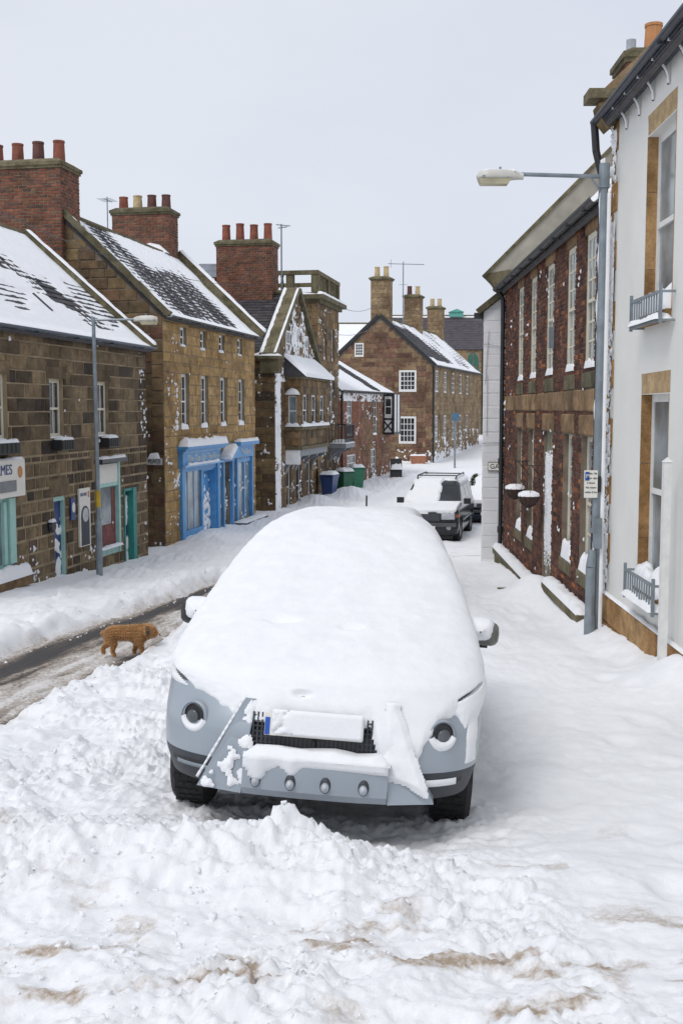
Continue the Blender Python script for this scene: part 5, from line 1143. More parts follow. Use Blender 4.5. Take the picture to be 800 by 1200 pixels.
# ------------------------------------------------------------------ street lamps and small street things
LAMPW = plain('lamp_housing', (.62, .61, .56), .5, var=.12); LAMPG = plain('lamp_bowl', (.48, .44, .30), .25, var=.2)
def lamp_head(t, x0, x1, z):
    """lantern lying along x from its nose x0 to its neck x1"""
    L = x1 - x0; prof = [(0, .03, .03), (.04, .09, .07), (.25, .12, .095), (.7, .115, .09), (.86, .06, .075), (1.0, .035, .05)]
    v = []; n = 14
    for (u, hw, ht) in prof:
        for i in range(n):
            a = 2 * math.pi * i / n; c, s = math.cos(a), math.sin(a)
            v.append((x0 + L * u, hw * (abs(c) ** .6) * (1 if c > 0 else -1), z + (ht * (abs(s) ** .6) if s > 0 else -.025 * abs(s) ** .6)))
    f = [tuple(range(n))] + [(k * n + i, k * n + (i + 1) % n, (k + 1) * n + (i + 1) % n, (k + 1) * n + i) for k in range(len(prof) - 1) for i in range(n)] + [tuple(range(5 * n, 6 * n))[::-1]]
    h = part('lantern', v, f, LAMPW, t, None, True)
    v = []
    for (u, hw, dz) in ((.03, .10, -.02), (.08, .10, -.09), (.66, .10, -.09), (.74, .10, -.02)):
        v += [(x0 + L * u, -hw, z + dz), (x0 + L * u, hw, z + dz)]
    v2 = [(p[0], p[1] * (.82 if p[2] < z - .05 else 1), p[2]) for p in v]
    part('bowl', v2, [(0, 1, 3, 2), (2, 3, 5, 4), (4, 5, 7, 6), (0, 2, 4, 6), (7, 5, 3, 1)], LAMPG, h)
    MB().tube((x0 + L * .5, 0, z + .09), (x0 + L * .5, 0, z + .13), .015, n=6).box(x0 + L * .1, x0 + L * .16, -.11, .11, z - .02, z + .01).box(x0 + L * .62, x0 + L * .68, -.11, .11, z - .02, z + .01).build('fittings', GALV, h)
    sheet(h, 'lantern_snow', T(0, 0, z + .07), L * .7, .16, 60, lambda X, Y: .018 + .01 * fbm(X, Y, 8, 2, 3), x0=x0 + L * .12, y0=-.08)
RL = thing('street_lamp', 'grey steel street lamp with parking sign at the corner of the white house', 'street lamp', (3.25, 14.2, -1.4), (1, 0), 'street lamps')
MB().tube((.02, 0, .05), (.035, 0, 4.62), .055, .048, n=14).tube((.02, 0, .02), (.02, 0, .08), .07, n=14).build('column', GALV, RL, smooth=False)
MB().tube((-.045, -.03, -1.9), (-.045, -.03, -.42), .062, n=14).tube((-.045, -.03, -.42), (-.02, -.01, -.2), .062, .05, n=14).tube((-.045, -.03, -1.9), (-.045, -.03, -1.05), .07, n=14).build('column_base', GALV, RL)
MB().tube((.06, .02, -1.7), (.06, .02, -.3), .045, n=10).tube((.06, .02, -.3), (.02, 0, .1), .045, n=10).build('conduit', GALV, RL)
MB().box(-.03, .07, -.12, -.05, -.17, .22).build('meter_box', GALV, RL)
MB().tube((.035, 0, 4.50), (-1.02, 0, 4.53), .026, n=10).tube((.035, 0, 4.25), (-.14, 0, 4.5), .012, n=8).tube((.033, 0, 4.36), (.035, 0, 4.66), .066, n=14).build('arm', GALV, RL)
lamp_head(RL, -1.56, -.98, 4.49)
sp = MB().box(-.16, .01, -.085, -.072, .48, .83).build('parking_sign', SIGNW, RL, RZ(0.0))
MB().box(-.15, -.10, -.089, -.086, .70, .81).build('blue_panel', plain('sign_blue', (.02, .09, .38), .4), sp)
text_obj('lettering', 'P', .07, SIGNW, sp, T(-.125, -.0895, .755))
for k, s in enumerate(('Mon - Sat', '8am - 6pm', '2 hours', 'No return', 'within 2 hrs')): text_obj('lettering', s, .034, GREYBOARD, sp, T(-.055 if k < 2 else -.075, -.0862, .79 - k * .06), .8 if k < 2 else .95)
MB().box(.01, .06, -.07, -.05, .55, .75).build('clamp', BLACKP, sp)
sheet(RL, 'column_snow', T(0, -.04, 0) @ WALLF, .05, 5.6, 40, lambda X, Y: .015 + .03 * fbm(X, Y, 1.4, 3, 25), kind='stuff', x0=.065, y0=-1.3)
LL = thing('street_lamp', 'slender grey street lamp standing before the sooty stone house on the left', 'street lamp', (-4.88, 22.2, -1.7), (1, 0), 'street lamps')
MB().tube((0, 0, -2.0), (0, 0, -.6), .066, n=12).tube((0, 0, -.6), (-.02, 0, 3.42), .045, .036, n=12).build('column', GALV, LL)
MB().tube((-.02, 0, 3.36), (.85, 0, 3.38), .022, n=8).build('arm', GALV, LL); lamp_head(LL, .78 + .47, .78, 3.36)
MB().tube((0, 0, -.35), (-.003, 0, -.02), .052, n=12, cap=False).build('yellow_band', plain('yellow_band', (.55, .36, .03), .5), LL)

sgn = thing('road_sign', 'small blue square road sign on a grey pole before the far stone house', 'road sign', (6.73, 66.0, -1.9), (1, 0))
MB().tube((0, 0, -2.2), (0, 0, 1.35), .06, n=8).build('pole', GALV, sgn); MB().box(-.2, .2, -.10, -.07, .95, 1.4).build('plate', plain('dull_blue', (.06, .15, .24), .5), sgn)

def wheelie_bin(label, loc, rz, mat):
    t = thing('wheelie_bin', label, 'bin', loc, (math.cos(rz), math.sin(rz)), 'wheelie bins'); zb = loc[2]
    v = [(-.21, -.26, .06), (.21, -.26, .06), (.21, .2, .06), (-.21, .2, .06), (-.28, -.36, .95), (.28, -.36, .95), (.28, .34, .95), (-.28, .34, .95)]
    fs = [(3, 2, 1, 0), (0, 1, 5, 4), (1, 2, 6, 5), (2, 3, 7, 6), (3, 0, 4, 7), (4, 5, 6, 7)]
    bd = MB().add(v, fs).box(-.3, .3, -.38, .36, .90, .96); 
    part('body', [(a, b, c + zb) for a, b, c in bd.v], bd.f, mat, t)
    lid = MB().add([(-.3, -.40, .965), (.3, -.40, .965), (.3, .36, .965), (-.3, .36, .965), (-.27, -.34, 1.05), (.27, -.34, 1.05), (.27, .34, 1.07), (-.27, .34, 1.07)], fs).tube((-.28, .42, .98), (.28, .42, .98), .02, n=6)
    part('lid', [(a, b, c + zb) for a, b, c in lid.v], lid.f, mat, t)
    for s in (-1, 1): MB().tube((s * .25, .24, .1 + zb), (s * .31, .24, .1 + zb), .1, n=12).build('wheel', BLACKP, t)
    lump(t, 'snow_cap', -.31, .31, -.41, .38, 1.04 + zb, .15)
wheelie_bin('dark blue wheelie bin against the gothic house, snow on its lid', (-.50, 46.2, -2.12), math.radians(-20), plain('bin_blue', (.02, .05, .16), .4))
wheelie_bin('green wheelie bin beside the blue one, half buried in drift', (.12, 48.6, -2.12), math.radians(35), plain('bin_green', (.012, .11, .055), .4))
wheelie_bin('bright green wheelie bin behind the other green one, by brick house', (.68, 50.6, -2.05), math.radians(20), plain('bin_green_bright', (.02, .17, .09), .4))
st = thing('marker_stick', 'thin dark stick poking out of the snow behind the silver car roof', 'stick', (.67, 30.0, -2.0), (1, 0))
MB().tube((0, 0, -2.2), (.01, 0, -.72), .028, .024, n=6).build('stick', BLACKP, st)
tr = thing('planter_trough', 'terracotta trough planter at the foot of the far stone gable', 'planter', (4.75, 69.0, -1.85), (1, 0))
MB().add([(-.40, -.25, -1.8), (.40, -.25, -1.8), (.40, .25, -1.8), (-.40, .25, -1.8), (-.52, -.32, -1.25), (.52, -.32, -1.25), (.52, .32, -1.25), (-.52, .32, -1.25)], [(0, 1, 5, 4), (1, 2, 6, 5), (2, 3, 7, 6), (3, 0, 4, 7), (3, 2, 1, 0)]).build('trough', plain('terracotta_trough', (.36, .16, .09), .8), tr); lump(tr, 'snow_cap', -.50, .50, -.3, .3, -1.27, .12)
ab = thing('pavement_board', 'small black folding pavement board in the snow by the brick house', 'sign', (2.85, 58.0, -1.95), (1, 0))
MB().add([(-.3, -.3, -2.0), (.3, -.3, -2.0), (.3, -.02, -.95), (-.3, -.02, -.95), (-.3, -.34, -2.0), (.3, -.34, -2.0), (.3, -.06, -.95), (-.3, -.06, -.95)], [(0, 1, 2, 3), (7, 6, 5, 4), (0, 3, 7, 4), (1, 5, 6, 2), (2, 6, 7, 3)]).build('front_board', BLACKP, ab)
MB().add([(-.3, .3, -2.0), (.3, .3, -2.0), (.3, .02, -.95), (-.3, .02, -.95), (-.3, .34, -2.0), (.3, .34, -2.0), (.3, .06, -.95), (-.3, .06, -.95)], [(3, 2, 1, 0), (4, 5, 6, 7), (4, 7, 3, 0), (2, 6, 5, 1), (3, 7, 6, 2)]).build('rear_board', BLACKP, ab)
lump(ab, 'board_snow', -.3, .3, -.35, .05, -1.5, .3)
def wire(label, p, q, sag, r=.010):
    mb = MB(); P = [Vector(p).lerp(Vector(q), t) - Vector((0, 0, sag * 4 * t * (1 - t))) for t in np.linspace(0, 1, 13)]
    for a, b in zip(P[:-1], P[1:]): mb.tube(a, b, r, n=4)
    tag(mb.build('overhead_wire', plain('wire_grey', (.08, .08, .09), .6)), label, 'wire', 'overhead wires')
wire('upper thin wire from the gothic tower to the far gable chimney', (-.2, 50.8, 6.3), (2.6, 71.3, 8.6), .5, .013)
wire('lower thin wire from the gothic tower to the far gable chimney', (-.2, 50.8, 5.0), (2.6, 71.3, 7.4), .4, .013)
wire('thin wire strung over the left-hand roofs from chimney to chimney', (-7.2, 18.5, 5.6), (-3.2, 43.3, 6.4), .6, .009)

def conifer(label, loc, h, seed):
    t = thing('conifer', label, 'shrub', loc, (1, 0), 'little conifers'); rr = random.Random(seed); zb = loc[2]
    MB().tube((0, 0, zb), (0, 0, zb + h * .9), .04, .01, n=6).build('trunk', plain('bark', (.06, .04, .03), .9), t)
    mb = MB(); sn = MB()
    for k in range(2600):
        z = rr.uniform(.08, 1) * h; rad = .42 * h * (1 - z / h) ** .8 + .03; a = rr.uniform(0, 6.3); r = rad * rr.uniform(.35, 1)
        c = Vector((r * math.cos(a), r * math.sin(a), zb + z - .18 * r)); o = Vector((math.cos(a), math.sin(a), -.35)).normalized() * rr.uniform(.10, .22); s = Vector((-math.sin(a), math.cos(a), rr.uniform(-.4, .4))) * rr.uniform(.02, .05)
        (sn if rr.random() < .22 else mb).add([c - s, c + s, c + o], [(0, 1, 2)])
    cr = mb.build('crown', plain('conifer_green', (.035, .065, .02), .8, var=.5, scale=8), t); sn.build('crown_snow', SNOW, cr)
conifer('little dark conifer beyond the black off-roader, dusted with snow', (5.0, 41.0, -2.1), 1.35, 3)
conifer('second little conifer half hidden by the whitewashed wall', (5.75, 43.5, -2.1), 1.5, 4)

# ------------------------------------------------------------------ cars
SILVER = plain('silver_blue_paint', (.36, .405, .45), .30, .25, var=.06, scale=3)
BLACKCAR = plain('black_car_paint', (.012, .013, .016), .18, var=.3, scale=3)
PLASTIC = plain('dark_bumper_plastic', (.045, .05, .058), .55, var=.2, scale=12, bump=.1, bscale=300)
TYRE = plain('tyre_rubber', (.018, .018, .02), .8, var=.3, scale=20)
RIM = plain('alloy_rim', (.35, .36, .38), .35, .7, var=.15)
DARKG = glass_mat('car_glass', (.02, .025, .028), .05)
def car_surface(tab, per=5, nf=44, ns=44, nr=16):
    A = np.array(tab, float); n = len(A); rows = []
    for i in range(n - 1):
        p0, p1, p2, p3 = A[max(0, i - 1)], A[i], A[i + 1], A[min(n - 1, i + 2)]
        for k in range(per):
            t = k / per; q = .5 * (2 * p1 + (p2 - p0) * t + (2 * p0 - 5 * p1 + 4 * p2 - p3) * t * t + (3 * p1 - p0 - 3 * p2 + p3) * t ** 3)
            lo, hi = np.minimum(p1, p2), np.maximum(p1, p2); rows.append(np.clip(q, lo, hi))
    rows.append(A[-1]); rows = np.array(rows); out = []
    sf = np.sin(np.linspace(0, math.pi / 2, nf)); pe = 2.7; df = 1 - (1 - np.minimum(sf, 1) ** pe) ** (1 / pe)
    sr = np.cos(np.linspace(0, math.pi / 2, nr + 1))[1:]; dr = 1 - (1 - sr ** 4) ** .25
    for (z, yf, yb, hw, k) in rows:
        L = yb - yf; a = min(.60 * k, L * .45); c = min(.5 * k, L * .3)
        x = np.concatenate([sf * hw, np.full(ns, hw), sr * hw]); y = np.concatenate([yf + a * df, np.linspace(yf + a, yb - c, ns + 2)[1:-1], yb - c * dr * 0 - c * (dr)])
        y[nf + ns:] = yb - c * (1 - (1 - (sr ** 4)) ** .25)
        X = np.concatenate([x, -x[::-1][1:-1] if False else -x[::-1]]); Y = np.concatenate([y, y[::-1]])
        out.append(np.stack([X, Y, np.full_like(X, z)], -1))
    return np.array(out)
def surf_normals(P):
    du = np.roll(P, -1, 1) - np.roll(P, 1, 1); dv = np.gradient(P, axis=0)
    N = np.cross(du, dv); l = np.linalg.norm(N, axis=-1, keepdims=True); N = N / np.maximum(l, 1e-9)
    c = np.array([0, 2.3, .8]); s = np.sign(((P - c) * N).sum(-1, keepdims=True)); return N * np.where(s == 0, 1, s)
def surf_obj(name, P, keep, mat, parent, cap=False, smooth=True, kind=None):
    nz, nt, _ = P.shape; idx = np.arange(nz * nt).reshape(nz, nt); nx = np.roll(idx, -1, 1)
    q = np.stack([idx[:-1], nx[:-1], nx[1:], idx[1:]], -1); q = q[keep]
    used, inv = np.unique(q, return_inverse=True); V = P.reshape(-1, 3)[used]; F = inv.reshape(-1, 4).tolist(); V = V.tolist()
    if cap:
        m = {u: i for i, u in enumerate(used)}
        if all(j in m for j in idx[-1]): F.append([m[j] for j in idx[-1]])
    return part(name, V, F, mat, parent, None, smooth, kind)
def face_mid(P): Q = (P + np.roll(P, -1, 1)) / 2; return (Q[:-1] + Q[1:]) / 2
def wheel(t, x, y, z, r=.35, w=.23, rimm=None):
    s = 1 if x > 0 else -1
    wh = MB().lathe([(r * .62, -w / 2), (r * .9, -w / 2), (r, -w * .36), (r, w * .36), (r * .9, w / 2), (r * .62, w / 2), (r * .62, -w / 2)], 36, T(x, y, z), 'x').build('wheel', TYRE, t, smooth=False)
    tb = MB()
    for k in range(40):
        a = 2 * math.pi * k / 40
        for sx in (-.07, -.02, .03): tb.box(-.018, .018, -.012, .012, 0, .008, T(x + sx + (.025 if k % 2 else 0), y + (r) * math.sin(a), z + r * math.cos(a)) @ RX(-a))
    tb.build('tread', TYRE, wh, kind='stuff')
    rb = MB().lathe([(r * .62, w * .42 * s), (r * .57, w * .30 * s), (r * .2, w * .32 * s), (r * .16, w * .44 * s), (.001, w * .44 * s)], 20, T(x, y, z), 'x')
    for k in range(5):
        a = 2 * math.pi * k / 5; rb.box(w * .30, w * .42, -.035, .035, r * .12, r * .6, T(x, y, z) @ RX(a) @ Sc(s, 1, 1))
    rb.build('rim', rimm or RIM, wh)
def car_root(name, label, loc, yaw, pitch=0, roll=0, group=None):
    o = bpy.data.objects.new(name, None); COL.objects.link(o); o.location = loc; o.rotation_euler = (math.radians(pitch), math.radians(roll), math.radians(yaw)); o.empty_display_size = .3
    return tag(o, label, 'car', group)
SUV = [(.24, .24, 4.40, .80, .9), (.32, .10, 4.52, .85, .95), (.42, .03, 4.58, .88, 1), (.52, .0, 4.60, .90, 1), (.66, .0, 4.60, .905, 1), (.78, .045, 4.58, .905, 1), (.88, .10, 4.57, .90, 1), (.94, .18, 4.56, .89, .95),
       (.99, .33, 4.55, .875, .9), (1.03, .54, 4.54, .845, .85), (1.07, .80, 4.53, .825, .8), (1.10, 1.02, 4.52, .81, .75), (1.14, 1.12, 4.51, .79, .7), (1.25, 1.30, 4.48, .755, .65), (1.40, 1.56, 4.42, .70, .6), (1.52, 1.80, 4.34, .64, .6),
       (1.60, 2.02, 4.22, .58, .6), (1.64, 2.25, 4.08, .50, .6), (1.66, 2.55, 3.85, .40, .6), (1.67, 3.0, 3.4, .15, .5)]
BLANKET = [r for r in SUV if r[0] < .93] + [(.945, .15, 4.58, .885, .95), (1.02, .33, 4.57, .868, .9), (1.10, .55, 4.56, .848, .85), (1.18, .79, 4.54, .822, .78), (1.28, 1.07, 4.50, .785, .7), (1.40, 1.40, 4.44, .735, .65), (1.52, 1.74, 4.36, .675, .62),
           (1.62, 2.04, 4.24, .605, .6), (1.69, 2.34, 4.08, .51, .6), (1.73, 2.72, 3.82, .37, .6), (1.745, 3.05, 3.4, .15, .5)]
def silver_car():
    t = car_root('silver_car', 'silver estate off-roader buried under smooth snow, facing the camera', (-.185, 5.72, -.80), -3.9, -3.4, 3.6, 'parked cars')
    P = car_surface(SUV, 6, 60, 50, 14); N = surf_normals(P); C = face_mid(P); x, y, z = C[..., 0], C[..., 1], C[..., 2]
    arch = ((np.abs(x) > .5) & (((y - .92) ** 2 + (z - .34) ** 2 < .40 ** 2) | ((y - 3.52) ** 2 + (z - .34) ** 2 < .42 ** 2)))
    grille = (np.abs(x + .0) < .345) & (z > .54) & (z < .78) & (y < .3)
    glass = (z > 1.16) & (z < 1.54) & (((np.abs(x) < .60) & (y < 2.2)) | ((y > 1.95) & (y < 4.1)))
    low = z < .50
    surf_obj('body', P, ~arch & ~grille & ~low & ~glass, SILVER, t, cap=True)
    surf_obj('lower_bumper', P, ~arch & ~grille & low & ((y > .75) | (np.abs(x) > .45) & (z > .335)), PLASTIC, t)
    gl = surf_obj('glazing', P - N * .004, glass, DARKG, t)
    surf_obj('grille_back', P - N * .03, grille, BLACKP, t)
    for sx in (-1, 1):
        for fr in (True, False): surf_obj('wheel_arch', P - N * .03, arch & (np.sign(x) == sx) & ((y < 2) == fr), BLACKP, t)
    MB().box(-.60, .60, .70, 4.3, .20, .55).build('underbody', BLACKP, t)
    for sx in (-1, 1):
        for yy in (.92, 3.52): wheel(t, sx * .775, yy, .345)
    def surf_y(xx, zz): 
        i = np.argmin(np.abs(P[:, 0, 2] - zz)); row = P[i, :60]; return float(np.interp(abs(xx), row[:, 0], row[:, 1]))
    # grille mesh and number plate
    gr = MB()
    for k in range(8): gr.box(-.34, .34, .035, .05, .555 + k * .028, .563 + k * .028)
    for k in range(30): gr.box(-.34 + k * .0235, -.332 + k * .0235, .030, .045, .545, .775)
    gr.build('grille', PLASTIC, t)
    np_ = MB().box(-.27, .25, -.055, -.035, .665, .78).build('number_plate', SIGNW, t, RX(math.radians(-3)))
    MB().box(-.268, -.242, -.0575, -.0555, .668, .76).build('blue_band', plain('plate_blue', (.02, .10, .45), .4), np_)
    sheet(np_, 'plate_snow', T(0, -.056, 0) @ WALLF, .49, .135, 110, lambda X, Y: np.clip(.006 + .05 * (fbm(X, Y, 26, 2, 5) + .22) + .04 * sstep(-.18, .0, X), -.02, .016), x0=-.235, y0=.668, kind='stuff')
    # silver skid plate: centre bar with drain cups, and two raking wings
    sk = MB(); Z0, Z1 = .345, .575
    xs = np.linspace(-.37, .40, 12)
    for a, b in zip(xs[:-1], xs[1:]):
        ya, yb = surf_y(a, .48) - .075, surf_y(b, .48) - .075
        sk.add([(a, ya + .03, Z0), (b, yb + .03, Z0), (b, yb, Z0 + .04), (a, ya, Z0 + .04), (b, yb, Z1 - .03), (a, ya, Z1 - .03), (b, yb + .08, Z1), (a, ya + .08, Z1), (b, yb + .12, Z0), (a, ya + .12, Z0)], [(0, 1, 2, 3), (3, 2, 4, 5), (5, 4, 6, 7), (9, 8, 1, 0)])
    skid = sk.build('skid_plate', SILVER, t, smooth=False)
    for sx, bot, tip in ((-1, -.62, -.33), (1, .65, .36)):
        q = [(-.375 if sx < 0 else .405, Z0), (bot, Z0 + .01), (tip + sx * .06, .84), (tip, .84), (-.36 if sx < 0 else .39, Z1)]
        yl, yh = surf_y(.5, .42) - .105, surf_y(.42, .84) - .05
        py = lambda a, c, o=0: yl + (yh - yl) * (c - .35) / .49 + .25 * max(0, abs(a) - .45) - o
        v = [(a, py(a, c), c) for a, c in q]; v2 = [(a, surf_y(a, c) + .04, c) for a, c in q]
        wg = MB().add(v + v2, [(0, 1, 2, 3, 4), (5, 6, 1, 0), (6, 7, 2, 1), (7, 8, 3, 2), (8, 9, 4, 3), (9, 5, 0, 4)]).build('bumper_wing', SILVER, t)
        # snow stuck on the wing: a height field on its sloping face
        ang = math.atan2(yh - yl, .49)
        Fw = frame_of((0, yl, .35), (1, 0, 0), (0, math.sin(ang), math.cos(ang)), (0, -math.cos(ang), math.sin(ang)))
        if sx > 0:
            def h(X, Y):
                n = fbm(X, Y, 9, 3, 78); o = np.interp(Y, [0, .5], [.64, .44]) + .012 * n; lo = np.interp(X, [.38, .50, .58, .66], [.125, .105, .06, .035]) + .012 * n
                return np.minimum(.020 + .006 * n, .7 * np.minimum(np.minimum(o - X, X - .365), Y - lo))
            sheet(wg, 'wing_snow', Fw, .34, .53, 130, h, x0=.34, y0=.0)
        else:
            def h(X, Y):
                n = fbm(X, Y, 10, 3, 77); e = np.minimum(X + .60 - Y * .52, -.345 - X)
                return np.minimum(.012, .5 * np.minimum(e + .01, .06 * n + .045 * gauss(X, -.45, .05) * gauss(Y, .14, .06) + .03 * gauss(X, -.36, .03) - .022))
            sheet(wg, 'wing_snow', Fw, .29, .50, 150, h, x0=-.62, y0=.01)
            eb = MB(); E0, E1 = Vector((bot - .002, py(bot, .40), .40)), Vector((tip - .062, py(tip, .84), .845)); rr_ = random.Random(2); rad = [.006 + .003 * rr_.random() for _ in range(15)]
            for i_ in range(14):
                a0, a1 = E0.lerp(E1, i_ / 14), E0.lerp(E1, (i_ + 1) / 14); eb.tube(a0, a1, rad[i_], rad[i_ + 1], n=7)
            eb.build('edge_snow', SNOW, wg, smooth=True)
    for k, xx in enumerate((-.295, -.11, .075, .275)):
        yy = surf_y(xx, .48) - .080
        dc = MB().lathe([(.001, -.002), (.030, 0), (.036, .012), (.001, .014)], 14, T(xx, yy, .435) @ RX(math.pi / 2) @ Sc(.9, 1.35, -1)).build('drain_cup', PLASTIC, skid, smooth=True)
        MB().lathe([(.001, -.022), (.020, -.014), (.026, 0), (.001, .002)], 12, T(xx, yy - .006, .426) @ RX(math.pi / 2) @ Sc(.9, 1.1, -1)).build('cup_snow', plain('grey_ice', (.50, .53, .57), .3), dc, smooth=True)
    def skh(X, Y):
        n = fbm(X, Y, 11, 3, 12)
        edge = .515 + .012 * n - .055 * gauss(X, -.11, .035) - .085 * gauss(X, -.29, .055)
        return .004 + .5 * (Y - edge) * (Y > edge) * .6 - .03 * (Y < edge) + .006 * n
    sheet(skid, 'skid_snow', T(0, -.066, 0) @ WALLF, .77, .16, 70, skh, x0=-.37, y0=.42, kind='stuff')
    lump(skid, 'skid_ledge_snow', -.37, .41, -.085, .06, .565, .05)
    # fog lamps
    for sx in (-1, 1):
        xx = sx * .675; yy = surf_y(xx, .70); an = math.radians(24) * sx
        M = T(xx, yy - .004, .70) @ RZ(an) @ RX(math.radians(90))
        fl = MB().lathe([(.088, -.012), (.084, .006), (.080, .008), (.078, .001), (.001, .001)], 28, M).build('fog_lamp_ring', SILVER, t, smooth=False)
        M2 = M @ T(0, .012, 0)
        MB().lathe([(.058, .002), (.061, .007), (.056, .010), (.052, .004), (.001, .003)], 24, M2).build('fog_lamp_well', BLACKP, fl)
        MB().lathe([(.036, .004), (.037, .010), (.030, .015), (.012, .019), (.001, .020)], 18, M2 @ T(.006 * sx, -.010, 0)).build('fog_lens', glass_mat('lamp_glass', (.10, .11, .12), .04), fl, smooth=True)
        v = []; f = []; n_ = 20; top = -.010 if sx < 0 else .014
        for i in range(n_ + 1):
            a = math.pi * 1.04 + (math.pi * .92) * i / n_; ci, si = math.cos(a), math.sin(a)
            inner = (.052 * ci, .012 + .052 * si + (.0 if sx < 0 else .018 * math.sin(math.pi * i / n_)))
            o_ = (.083 * ci, .083 * si)
            for (u, h_) in ((0, .006), (.35, .020), (.75, .020), (1, .006)): v.append(M @ Vector((o_[0] * (1 - u) + inner[0] * u, o_[1] * (1 - u) + inner[1] * u, h_)))
        for i in range(n_):
            for j in range(3): q = i * 4 + j; f.append((q, q + 4, q + 5, q + 1))
        part('fog_lamp_snow', v, f, SNOW, fl, None, True)
        # slot in the lower bumper
        sl = MB(); zz = (.435, .475); xs = np.linspace(.56, .80, 8)
        for a, b in zip(xs[:-1], xs[1:]): sl.add([(sx * a, surf_y(a, .45) - .006, zz[0]), (sx * b, surf_y(b, .45) - .006, zz[0]), (sx * b, surf_y(b, .45) - .006, zz[1]), (sx * a, surf_y(a, .45) - .006, zz[1])], [(0, 1, 2, 3)])
        so = sl.build('bumper_slot', BLACKP, t)
        sl = MB(); xs = np.linspace(.57, .77, 8); h = .010 if sx < 0 else .026
        for a, b in zip(xs[:-1], xs[1:]):
            sl.add([(sx * a, surf_y(a, .45) - .018, zz[0] - .002), (sx * b, surf_y(b, .45) - .018, zz[0] - .002), (sx * b, surf_y(b, .45) - .008, zz[0] + h), (sx * a, surf_y(a, .45) - .008, zz[0] + h), (sx * a, surf_y(a, .45) + .002, zz[0] - .014), (sx * b, surf_y(b, .45) + .002, zz[0] - .014)], [(0, 1, 2, 3), (4, 5, 1, 0)])
        sl.build('slot_snow' if sx > 0 else 'slot_trim', SNOW if sx > 0 else GALV, so, smooth=True)
        # mirror
        mm = []
        for (u, hx, hz) in ((-.10, .006, .006), (-.09, .055, .045), (-.05, .095, .075), (.03, .115, .095), (.06, .10, .08)):
            for i in range(16):
                a = 2 * math.pi * i / 16; c, s = math.cos(a), math.sin(a)
                mm.append((sx * .955 + .86 * hx * (abs(c) ** .6) * np.sign(c), 1.42 + u, 1.09 + .86 * hz * (abs(s) ** .6) * np.sign(s)))
        f = [tuple(range(16))] + [(k * 16 + i, k * 16 + (i + 1) % 16, (k + 1) * 16 + (i + 1) % 16, (k + 1) * 16 + i) for k in range(4) for i in range(16)] + [tuple(range(64, 80))[::-1]]
        m = part('mirror', mm, f, plain('olive_mirror', (.16, .16, .14), .45) if sx > 0 else BLACKP, t, None, True)
        MB().box(sx * .90 - .08, sx * .90 + .08, 1.42, 1.46, 1.0, 1.04).build('mirror_arm', BLACKP, m)
        mm2 = [(p[0] - sx * .035, p[1] - .035, p[2] + .03) for p in mm]
        part('mirror_snow', mm2, f, SNOW, m, None, True)
        # headlamp just showing through the snow
        hl = (np.sign(x) == sx) & (np.abs(x) > .62) & (np.abs(x) < .87) & (z > .865) & (z < .94) & (y < .8)
        surf_obj('headlight', P + N * .004, hl, glass_mat('headlight_glass', (.06, .065, .07), .08), t)
        w = MB().tube((sx * .15 - .45, 1.14, 1.15), (sx * .15 + .1, 1.36, 1.29), .012, n=6).build('wiper', BLACKP, t)
    # the snow blanket
    U = car_surface(BLANKET, 14, 130, 80, 14); NU = surf_normals(U); X, Y, Z = U[..., 0], U[..., 1], U[..., 2]
    front = np.interp(X, [-.92, -.86, -.80, -.70, -.60, -.50, -.42, -.36, -.34, .25, .30, .34, .38, .46, .54, .58, .66, .74, .80, .86, .92], [.885, .855, .85, .84, .815, .775, .75, .735, .735, .735, .735, .60, .56, .53, .52, .66, .745, .80, .73, .75, .83])
    side = np.where(X > 0, .86, .93)
    k = sstep(.35, .95, Y); zl = front * (1 - k) + side * k
    nz = fbm(X * 1.0 + Y, Z * 1.3 + Y * .3, 7, 4, 201, .6)
    mk = Z - zl + .035 * nz + .010 * fbm(X + Y, Z, 30, 2, 205)
    # a streak of snow down the right-hand corner of the bumper, bare slits at the headlamps
    mk = np.where(Y < 2, np.maximum(mk, np.minimum(.030 - np.abs(X - .845) + .015 * nz, Z - .53)), mk)
    slitL = np.exp(-(((X + .80) / .11) ** 2 + ((Z - (.885 - .45 * (X + .80))) / .014) ** 2) ** 2); slitR = np.exp(-(((X - .80) / .07) ** 2 + ((Z - (.895 + .5 * (X - .80))) / .012) ** 2) ** 2)
    mk = np.where((slitL + slitR > .45) & (Y < .8), -.02 + .05 * np.maximum(nz, 0), mk)
    th = np.interp(Z, [.4, .75, .88, .95, 1.75], [.016, .022, .036, .036, .036])
    th = th * (1 + .25 * fbm(X, Y, 2.2, 3, 207)) + .010 * fbm(X, Y + Z, 4, 4, 208) * (Z > .95)
    for (cx, cy, wx, wy, dp) in ((-.29, .70, .10, .035, .028), (.12, .66, .07, .028, .026)): th = th - dp * np.exp(-(((X - cx) / wx) ** 2 + ((Y - cy) / wy) ** 2) ** 2)
    th = th - .035 * np.exp(-(((X + .085) / .05) ** 2 + ((Z - .865) / .016) ** 2) ** 2) * (Y < .3)
    H = np.where(mk > 0, np.minimum(th * sstep(-.004, .10, mk) ** .6 + .004, .9 * mk), np.maximum(.9 * mk, -.012))
    Q = U + NU * H[..., None]; Q[..., 2] += .25 * np.maximum(H - .03, 0) * (NU[..., 2] > .2)
    m4 = np.maximum(np.maximum(mk[:-1], mk[1:]), np.maximum(np.roll(mk, -1, 1)[:-1], np.roll(mk, -1, 1)[1:])) > -.004
    surf_obj('snow_blanket', Q, m4, SNOW, t, cap=True)
    return t
silver_car()
